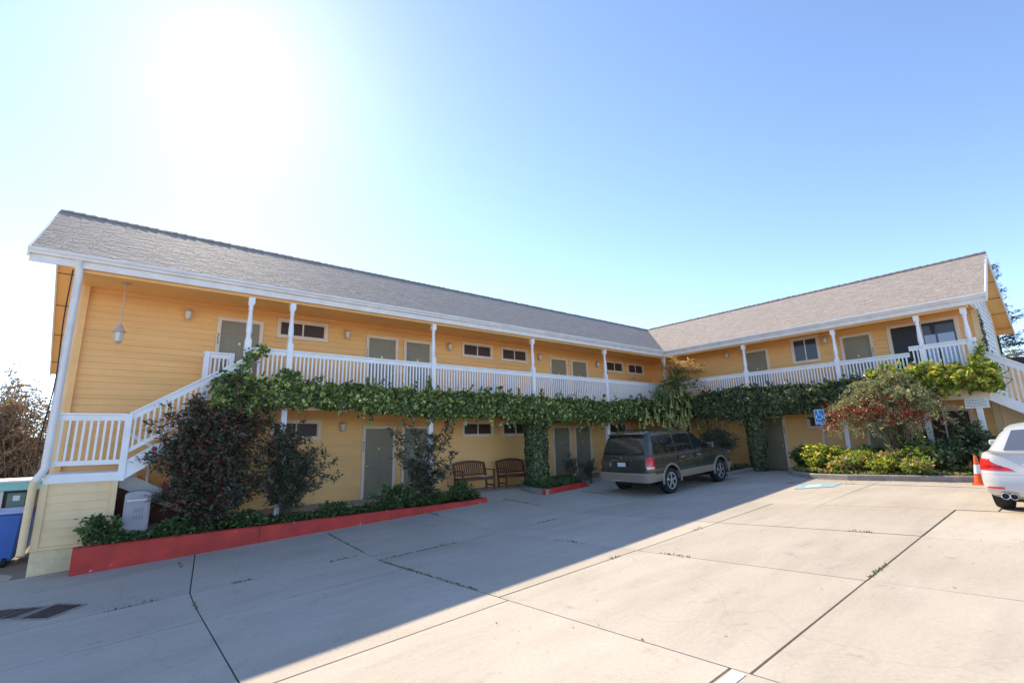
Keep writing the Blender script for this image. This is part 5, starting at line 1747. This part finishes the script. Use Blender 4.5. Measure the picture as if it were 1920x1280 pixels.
shrub('airy_bush', 'loose climbing bush with dark leaves in front of the lower sage doors', 'bush', (-12.75, -0.12, -0.5), [(-1.1, 0, 2.1), (-.9, -.1, 1.5), (-.6, 0, 2.2), (-.5, -.1, 1.2), (-.2, 0, 2.15), (.1, -.1, 1.7), (.4, 0, 1.9), (.8, 0, 2.3), (1.05, 0, 1.95), (1.1, -.1, 1.35), (1.0, -.1, 0.95), (.6, -.2, .8), (-.3, -.2, .8), (0, -.2, 1.1)], L_NAN2, M_STEM, 0.115, 0.42, 13, 13, 0.26, start=0.22, droop=0.3)
shrub('small_bush', 'small leafy bush in the short planter before the paired lower doors', 'bush', (-7.05, -0.45, -0.35), dome(9, .3, .25, .5, 1.2), L_NAN2, M_STEM, 0.08, .45, 9, 7, .18)
shrub('small_bush', 'small dark plant close behind the parked truck bumper', 'bush', (-6.2, -0.5, -0.35), dome(8, .35, .3, .4, 0.9), L_NAN2, M_STEM, 0.08, .45, 9, 7, .18)
shrub('corner_bush', 'tall leafy bush between the parked truck and the right ivy column', 'bush', (-0.75, -2.55, -0.15), dome(34, .75, .95, 0.7, 1.75), L_NAN2, M_STEM, 0.13, .22, 12, 10, .28, nup=.8)


def bed(label, name, pts_fn, n, m, size, h, group=None, kind='stuff', aspect=.7):
    P, N = [], []
    for _ in range(n):
        x, y, z = pts_fn()
        hh = h * rng.random() ** 0.7
        P.append((x + rng.normal() * .03, y + rng.normal() * .03, z + hh))
        N.append(np.array([-.1, -.25, 1]) + rng.normal(size=3) * .55)
    o = leaf_cloud(name, P, N, size, aspect, m, None, kind)
    o['label'] = label
    o['category'] = 'ground cover'
    return o


def _p1():
    x = rng.uniform(-19.9, -10.95)
    y = rng.uniform(-0.48, 0.34)
    z = max(-0.54, gz(x, y) + .1)
    return x, y, z - 0.02 + 0.14 * max(0, fbm(x, y, 1.5, 2.0) + .25) + (0.10 if x > -14.3 else 0) * rng.random()


def _p2():
    x, y = rng.uniform(-8.85, -6.75), rng.uniform(-1.0, .3)
    return x, y, gz(x, y) + .12 + 0.1 * max(0, fbm(x, y, 2, 7.0))


def _p3():
    x, y = rng.uniform(-1.9, .2), rng.uniform(-3.45, .2)
    return x, y, gz(x, y) + .1


bed('low green ground cover filling the long red kerbed planter', 'ground_cover', _p1, 15000, L_GC, 0.065, 0.16)
bed('low green ground cover in the short planter by the ivy column', 'ground_cover', _p2, 3600, L_GC, 0.06, 0.2)
bed('low ground cover in the inner corner planter', 'ground_cover', _p3, 2500, L_GC, 0.07, 0.15)
shrub('small_bush', 'low leafy green plant bulging over the middle of the long red kerb', 'bush', (-13.6, -0.30, -0.48), dome(16, .75, .22, .25, .62), L_GC, M_STEM, 0.085, .55, 10, 7, .16, start=.2)
shrub('small_bush', 'leafy green plant at the stair end of the long red kerb', 'bush', (-19.72, -0.32, -0.48), dome(12, .3, .15, .2, .5), L_GC, M_STEM, 0.08, .6, 10, 6, .13, start=.2)
shrub('small_bush', 'low green plant at the bench end of the long red kerb', 'bush', (-11.5, -0.22, -0.48), dome(12, .45, .25, .25, .55), L_GC, M_STEM, 0.08, .55, 10, 6, .14, start=.2)


for (x, h, r_, lab) in ((-17.2, .34, .4, 'low green plant spilling over the kerb below the large dark bush'), (-15.3, .36, .45, 'low green plant spilling over the kerb below the airy bush'), (-18.55, .3, .35, 'low green plant between the utility cabinet and the large dark bush'), (-12.5, .4, .4, 'low green plant at the foot of the loose climbing bush')):
    shrub('small_bush', lab, 'bush', (x, -0.34, -0.50), dome(13, r_, .2, .16, h), L_GC, M_STEM, 0.075, .6, 10, 6, .14, start=.2, droop=.5)


# right planter: flower bed things
def inbed(y):
    ys = [p[1] for p in KR][::-1]
    xs = [p[0] for p in KR][::-1]
    return float(np.interp(y, ys, xs))


def _p4():
    y = rng.uniform(-10.9, -5.3)
    x0 = inbed(y) + .2
    x = x0 + (0.1 - x0) * rng.random() ** 1.2
    return x, y, gz(x, y) + .12 + 0.12 * max(0, fbm(x, y, 1.3, 5.0))


bed('low mixed flowers and leaves carpeting the curved planter', 'flower_bed', _p4, 5000, L_PEREN, 0.075, 0.10)
for i, (x, y, h, r_, m_, ls, lab) in enumerate([
    (-1.35, -6.35, .85, .5, L_LIME, .10, 'bright lime plant left of the blue parking sign'),
    (-1.30, -6.95, 0.7, .45, L_LIME, .10, 'bright lime plant right of the blue parking sign'),
    (-0.75, -5.75, 0.80, .42, L_GC, .085, 'dark green plant at the left end of the curved planter'),
    (-1.9, -7.8, 0.5, .5, L_PEREN, .085, 'low tan and pink flowering plant near the middle of the curved kerb'),
    (-1.8, -8.6, 0.62, .55, L_PEREN, .085, 'yellowish flowering clump right of the middle of the curved kerb'),
    (-2.25, -7.35, 0.42, .3, L_PEREN, .08, 'small tan clump leaning on the kerb below the parking sign'),
    (-1.75, -6.55, 0.5, .3, L_LIME, .085, 'small yellow green clump in front of the parking sign post'),
    (-2.3, -8.35, 0.4, .32, L_LIME, .08, 'small yellow clump at the middle of the curved kerb'),
    (-2.3, -9.1, 0.42, .34, L_PEREN, .08, 'russet clump near the cone end of the curved kerb'),
    (-1.3, -7.55, 0.6, .4, L_LIME, .09, 'ragged yellow green plant between the two lime clumps and the berry bush'),
    (-1.5, -9.0, 0.75, .4, L_LIME, .085, 'ragged sunlit plant under the right side of the berry bush'),
    (-0.55, -7.55, 0.75, .4, L_GC, .09, 'dark green plant behind the bed at the foot of a white post'),
    (-0.7, -8.7, 1.25, .42, L_IVY, .085, 'tall green shrub growing under the berry bush'),
    (-0.8, -9.7, 1.0, .5, L_IVYD, .085, 'dark shrub between the two right hand white posts'),
    (-1.4, -9.6, 0.7, .55, L_IVYD, .08, 'low dark shrub beside the traffic cone, near end of planter'),
    (-0.3, -10.05, 1.5, .4, L_IVYD, .08, 'dark leafy shrub in front of the right ground floor window'),
    (-1.2, -10.5, 0.8, .5, L_IVYD, .08, 'dark shrub behind the white car'),
]):
    shrub('bed_shrub', lab, 'bush', (x, y, gz(x, y) + .1), dome(int(20 + 20 * r_ * h), r_, r_, h * .45, h), m_, M_STEM, ls * 1.15, .55, 12, 9, .2, start=.25, group='plants in the curved planter')

# arching berry bush
arch = []
for _ in range(80):
    a = rng.uniform(-1.0, 1.0)
    r_ = min(1.15, rng.random() ** 0.5 * rng.uniform(.7, 1.3))
    arch.append((-0.15 - 0.75 * r_ * math.sqrt(max(0, 1 - .7 * a * a)) + rng.normal() * .12, 0.20 + a * 1.9 * (.45 + .55 * r_), 2.02 + 0.85 * math.sqrt(max(0, 1 - a * a * .9)) * (1.05 - r_) * 1.3 - 0.75 * r_ * rng.uniform(.3, 1.15)))
th, _ = shrub('berry_bush', 'arching grey green berry bush with clusters of red berries before the right wing', 'bush', (-0.75, -8.55, 0.0), arch, L_GREYG, M_DRYSTEM, 0.062, .42, 13, 12, 0.33, start=.5, droop=0.6, srad=.013, ctrl=1)
P, N = [], []
for _ in range(88):
    a = rng.uniform(-1, 1)
    c = np.array([-1.55 + rng.normal() * .22 + .45 * a * a, -8.25 + a * 1.5, 1.58 + 0.42 * (1 - a * a) + rng.normal() * .24])
    for k in range(24):
        P.append(c + rng.normal(size=3) * np.array([.07, .10, .04]))
        N.append(rng.normal(size=3))
leaf_cloud('berries', P, N, 0.042, 1.0, L_BERRY, th, fold=.6)
shrub('berry_bush', 'dark leafy underside growth beneath the berry bush, around its slanting trunk', 'bush', (-0.9, -8.35, 0.0), [(-.2 + rng.normal() * .3, rng.uniform(-1.0, 1.2), rng.uniform(1.5, 2.3)) for _ in range(14)], L_IVYD, M_STEM, .06, .5, 11, 10, .24, start=.55)

# corner trumpet tree with palm fronds
tt = thing('trumpet_tree', 'tall corner plant with hanging yellow trumpets and drooping fronds before the inner corner', 'tree', (-1.0, -1.1, -0.2))
sb = MB()
trunks = [[(-1.0, -1.1, -.2), (-1.05, -1.0, 1.2), (-.95, -1.0, 2.4), (-.8, -1.0, 3.4), (-.75, -1.0, 4.3)], [(-.9, -1.2, -.2), (-.5, -1.2, 1.4), (.05, -1.25, 2.1), (.6, -1.3, 2.7)], [(-1.1, -1.1, -.2), (-1.25, -1.0, 1.5), (-1.9, -1.0, 2.6), (-2.2, -1.0, 3.2)], [(-1.0, -1.0, .5), (-.8, -.9, 2.0), (-.5, -.9, 3.6)]]
for t_ in trunks: sb.tube(t_, [0.085, 0.075, 0.06, 0.05, 0.035][:len(t_)], 7)
sb.build('trunk', M_STEM, tt, smooth=0.9)


def frond(origin, d, length, m_list, P, N, TD, droop):
    d = np.array(d, float)
    d /= np.linalg.norm(d)
    for k in range(26):
        s_ = k / 25
        c = np.array(origin) + d * length * s_ + np.array([0, 0, -droop * length * s_ * s_])
        for sgn in (-1, 1):
            side = np.cross(d, [0, 0, 1.0]) * sgn
            P.append(c)
            N.append(np.array([0, 0, 1.0]) + rng.normal(size=3) * .3)
            TD.append(side * .8 + d * .5 + np.array([0, 0, -.5]))


for (m_, nn, zr, dro, nm, ln_) in ((L_PALM, 17, (2.8, 3.8), .75, 'fronds', (.8, 1.7)), (L_DRY, 18, (3.95, 4.3), .30, 'dry_fronds', (.5, 1.25))):
    P, N, TD = [], [], []
    for k in range(nn):
        a = 2 * math.pi * k / nn + rng.uniform(-.2, .2)
        o_ = (-.8 + (0.25 if m_ is L_DRY else 0), -1.0, rng.uniform(*zr))
        frond(o_, (math.cos(a) + (.7 if m_ is L_DRY else -.2), math.sin(a), .35), rng.uniform(*ln_), None, P, N, TD, dro)
    leaf_cloud(nm, P, N, .36 if m_ is L_PALM else .30, .12, m_, tt, tdir=TD, tip=0.0)
# drooping broad leaves
P, N, TD = [], [], []
for (c, sx, sz, n) in (((-1.2, -1.1, 2.4), 1.5, .45, 620), ((-2.0, -1.05, 2.9), .5, .4, 220), ((.4, -1.25, 2.4), .5, .35, 160), ((-.7, -1.0, 3.5), .3, .5, 90)):
    for _ in range(n):
        P.append(np.array(c) + rng.normal(size=3) * np.array([sx, .3, sz]) * .6)
        N.append(np.array([0, -1, .3]) + rng.normal(size=3) * .5)
        TD.append(np.array([0, 0, -1.0]) + rng.normal(size=3) * .3)
leaf_cloud('foliage', P, N, .19, .42, L_PALM, tt, tdir=TD)
fl = MB().lathe([(0.014, 0), (0.022, -.12), (0.034, -.24), (0.085, -.34), (0.02, -.32)], (0, 0, 0), 7).mesh('trumpet_flower', L_TRUMP, smooth=.8, recalc=True)
for k in range(90):
    if k < 66: x, z = rng.uniform(-3.9, .4), rng.uniform(1.75, 2.45)
    else: x, z = rng.uniform(-2.2, .3), rng.uniform(2.3, 3.3)
    inst('trumpet_flower', fl, (x, -1.25 + rng.uniform(-.35, .3), z), tt, rot=(rng.uniform(-.2, .2), rng.uniform(-.2, .2), rng.uniform(0, 6)), scale=(1, 1, rng.uniform(.7, 1.25)))


# weeds along joints
P, N, TD = [], [], []
for (p, q) in JOINTS:
    if max(p[0], q[0]) < -21 or max(p[1], q[1]) < -13: continue
    L_ = math.hypot(q[0] - p[0], q[1] - p[1])
    heavy = abs(p[0] + 15.58) < .05 and p[0] == q[0] and p[1] < -3.9
    m = int(L_ * 90)
    for k in range(m):
        t_ = rng.random()
        x, y = p[0] + (q[0] - p[0]) * t_, p[1] + (q[1] - p[1]) * t_
        den = fbm(x, y, .9, 12.0)
        th_ = 0.55
        if heavy and y > -7.0: th_ = -0.25
        elif y > -4.2: th_ = .25
        if den < th_: continue
        P.append((x + rng.normal() * .010, y + rng.normal() * .010, gz(x, y) + rng.uniform(-.012, .006)))
        N.append(rng.normal(size=3) * np.array([1, 1, .3]))
        TD.append(np.array([rng.normal() * .6, rng.normal() * .6, .8]))
L_WEED = G('joint_weed', [(0.0, (0.05, 0.09, 0.025)), (0.5, (0.11, 0.14, 0.04)), (1.0, (0.26, 0.23, 0.09))], .7, .3)
o = leaf_cloud('joint_weeds', P, N, .035, .35, L_WEED, None, tdir=TD, tip=0.0)
setp(o, 'small weeds sprouting along the joints of the concrete', 'weeds')
# leaf litter by the right kerb
P, N = [], []
for _ in range(260):
    y = rng.uniform(-10.4, -6.4)
    x = inbed(y) - abs(rng.normal()) * .22 - .02
    P.append((x, y, gz(x, y) + .006))
    N.append(np.array([0, 0, 1]) + rng.normal(size=3) * .25)
for _ in range(260):
    x, y = rng.uniform(-18, -4), rng.uniform(-12, -1)
    P.append((x, y, gz(x, y) + .006))
    N.append(np.array([0, 0, 1]) + rng.normal(size=3) * .2)
o = leaf_cloud('leaf_litter', P, N, .03, .6, L_DRY, None)
setp(o, 'dry fallen leaves scattered on the concrete', 'leaf litter')

# ---- background planting
bs = thing('dry_thicket', 'tangled brown leafless thicket beyond the left end of the building', 'thicket', (-25, 12, -1))
sb = MB()
P, N = [], []
for _ in range(900):
    x, y = rng.uniform(-30, -21.4), rng.uniform(8.5, 13)
    h = rng.uniform(2.6, 4.8)
    pts = [(x, y, -1.1)]
    for k in range(1, 6):
        x += rng.normal() * .22
        y += rng.normal() * .2
        pts.append((x, y, -1.1 + h * k / 5))
    sb.tube(pts, [.022, .018, .014, .01, .007, .004], 4, cap=False)
    for k in range(7):
        b0 = pts[rng.integers(1, 5)]
        e = (b0[0] + rng.normal() * .45, b0[1] + rng.normal() * .4, b0[2] + rng.uniform(.1, .7))
        sb.tube([b0, e], [.009, .004], 3, cap=False)
        for j in range(12):
            s_ = rng.random()
            P.append((b0[0] + (e[0] - b0[0]) * s_ + rng.normal() * .05, b0[1] + (e[1] - b0[1]) * s_ + rng.normal() * .05, b0[2] + (e[2] - b0[2]) * s_))
            N.append(rng.normal(size=3))
sb.build('twigs', M_DRYSTEM, bs, kind='stuff', recalc=False)
leaf_cloud('foliage', P, N, .10, .5, L_BARE, bs)
gs = [((-24.0, 9.2), 3.9), ((-22.8, 10.0), 4.6), ((-26.0, 11), 4.4), ((-23.2, 12.5), 5.6), ((-28.5, 12), 4.6), ((-31, 13), 4.5)]
for i, ((x, y), h) in enumerate(gs):
    P, N = [], []
    lab = ['brown brushy shrub nearest the left picture edge', 'straw coloured tall shrub just left of the corner downspout', 'brown shrub low behind the booth', 'pale wispy tall shrub topping the thicket', 'brown shrub far left in the thicket', 'outermost brown shrub of the thicket'][i]
    shrub('dry_shrub', lab, 'shrub', (x, y, -1.1), dome(40, 1.5, 1.0, h * .5, h), L_BARE, M_DRYSTEM, .11, .4, 9, 14, .5, start=.15, srad=.02, group='dry shrubs left of the building')

# conifer and olive shrubs behind the right gable
ct = thing('conifer_tree', 'dark feathery conifer rising behind the right gable end', 'tree', (31, -8.4, 0))
MB().tube([(31, -8.4, -.2), (31.1, -8.3, 7), (31.0, -8.4, 14.2)], [.32, .2, .03], 8).build('trunk', M_STEM, ct)
P, N, TD = [], [], []
sb = MB()
for k in range(120):
    z = 2.5 + 11.0 * (k / 120) + rng.uniform(-.2, .2)
    a = rng.uniform(0, 2 * math.pi)
    ln_ = (3.3 * (1 - z / 15.5) + .3) * rng.uniform(.55, 1.1)
    d = np.array([math.cos(a), math.sin(a), rng.uniform(-.1, .25)])
    o_ = np.array([31, -8.4, z])
    sb.tube([tuple(o_), tuple(o_ + d * ln_)], [.04, .008], 4, cap=False)
    for j in range(70):
        s_ = rng.uniform(.25, 1.0)
        P.append(o_ + d * ln_ * s_ + rng.normal(size=3) * np.array([.2, .2, .10]))
        N.append(np.array([0, 0, 1.0]) + rng.normal(size=3) * .5)
        TD.append(d + rng.normal(size=3) * .5)
sb.build('branches', M_STEM, ct, kind='stuff', recalc=False)
leaf_cloud('foliage', P, N, .30, .22, L_CONIF, ct, tdir=TD)
for (x, y, h, m_, lab) in ((20.0, -9.8, 5.4, L_OLIVE, 'olive yellow bushy tree below the right gable overhang'), (26, -11.6, 7.6, L_OLIVE, 'olive yellow tree at the right picture edge beneath the conifer'), (36, -13, 10.5, L_CONIF, 'second dark conifer cut by the right picture edge'), (16.5, -7.6, 5.2, L_OLIVE, 'olive bush hidden partly behind the right end wall')):
    shrub('garden_tree', lab, 'tree', (x, y, 0), dome(40, 2.0 if h < 9 else 2.4, 2.0, h * .4, h), m_, M_STEM, .26, .5, 10, 14, .7, start=.2, srad=.06, group='trees behind the right end')
MB_ = MB().tube([(30, -2, 8.8), (30, -9, 9.1), (30, -18, 9.8)], .035, 5)
wr = MB_.build('overhead_wire', M_BLACK)
setp(wr, 'thin overhead wire crossing the sky at the right gable', 'wire')
# low hills of housing and trees all round the lot close the horizon
hill = MB()
nseg = 72
for k in range(nseg):
    a = 2 * math.pi * k / nseg
    rr_ = 420
    hgt = 9 + 6 * mnoise.noise((math.cos(a) * 2, math.sin(a) * 2, 1.0))
    hill.v += [(rr_ * math.cos(a), rr_ * math.sin(a), -4), (1.25 * rr_ * math.cos(a), 1.25 * rr_ * math.sin(a), hgt), (1.9 * rr_ * math.cos(a), 1.9 * rr_ * math.sin(a), -4)]
for k in range(nseg):
    j = (k + 1) % nseg
    hill.f += [(k * 3, j * 3, j * 3 + 1, k * 3 + 1), (k * 3 + 1, j * 3 + 1, j * 3 + 2, k * 3 + 2)]
setp(hill.build('hills', mat('distant_hill_scrub', (0.16, 0.17, 0.12), .95, .3, .02)), kind='structure')
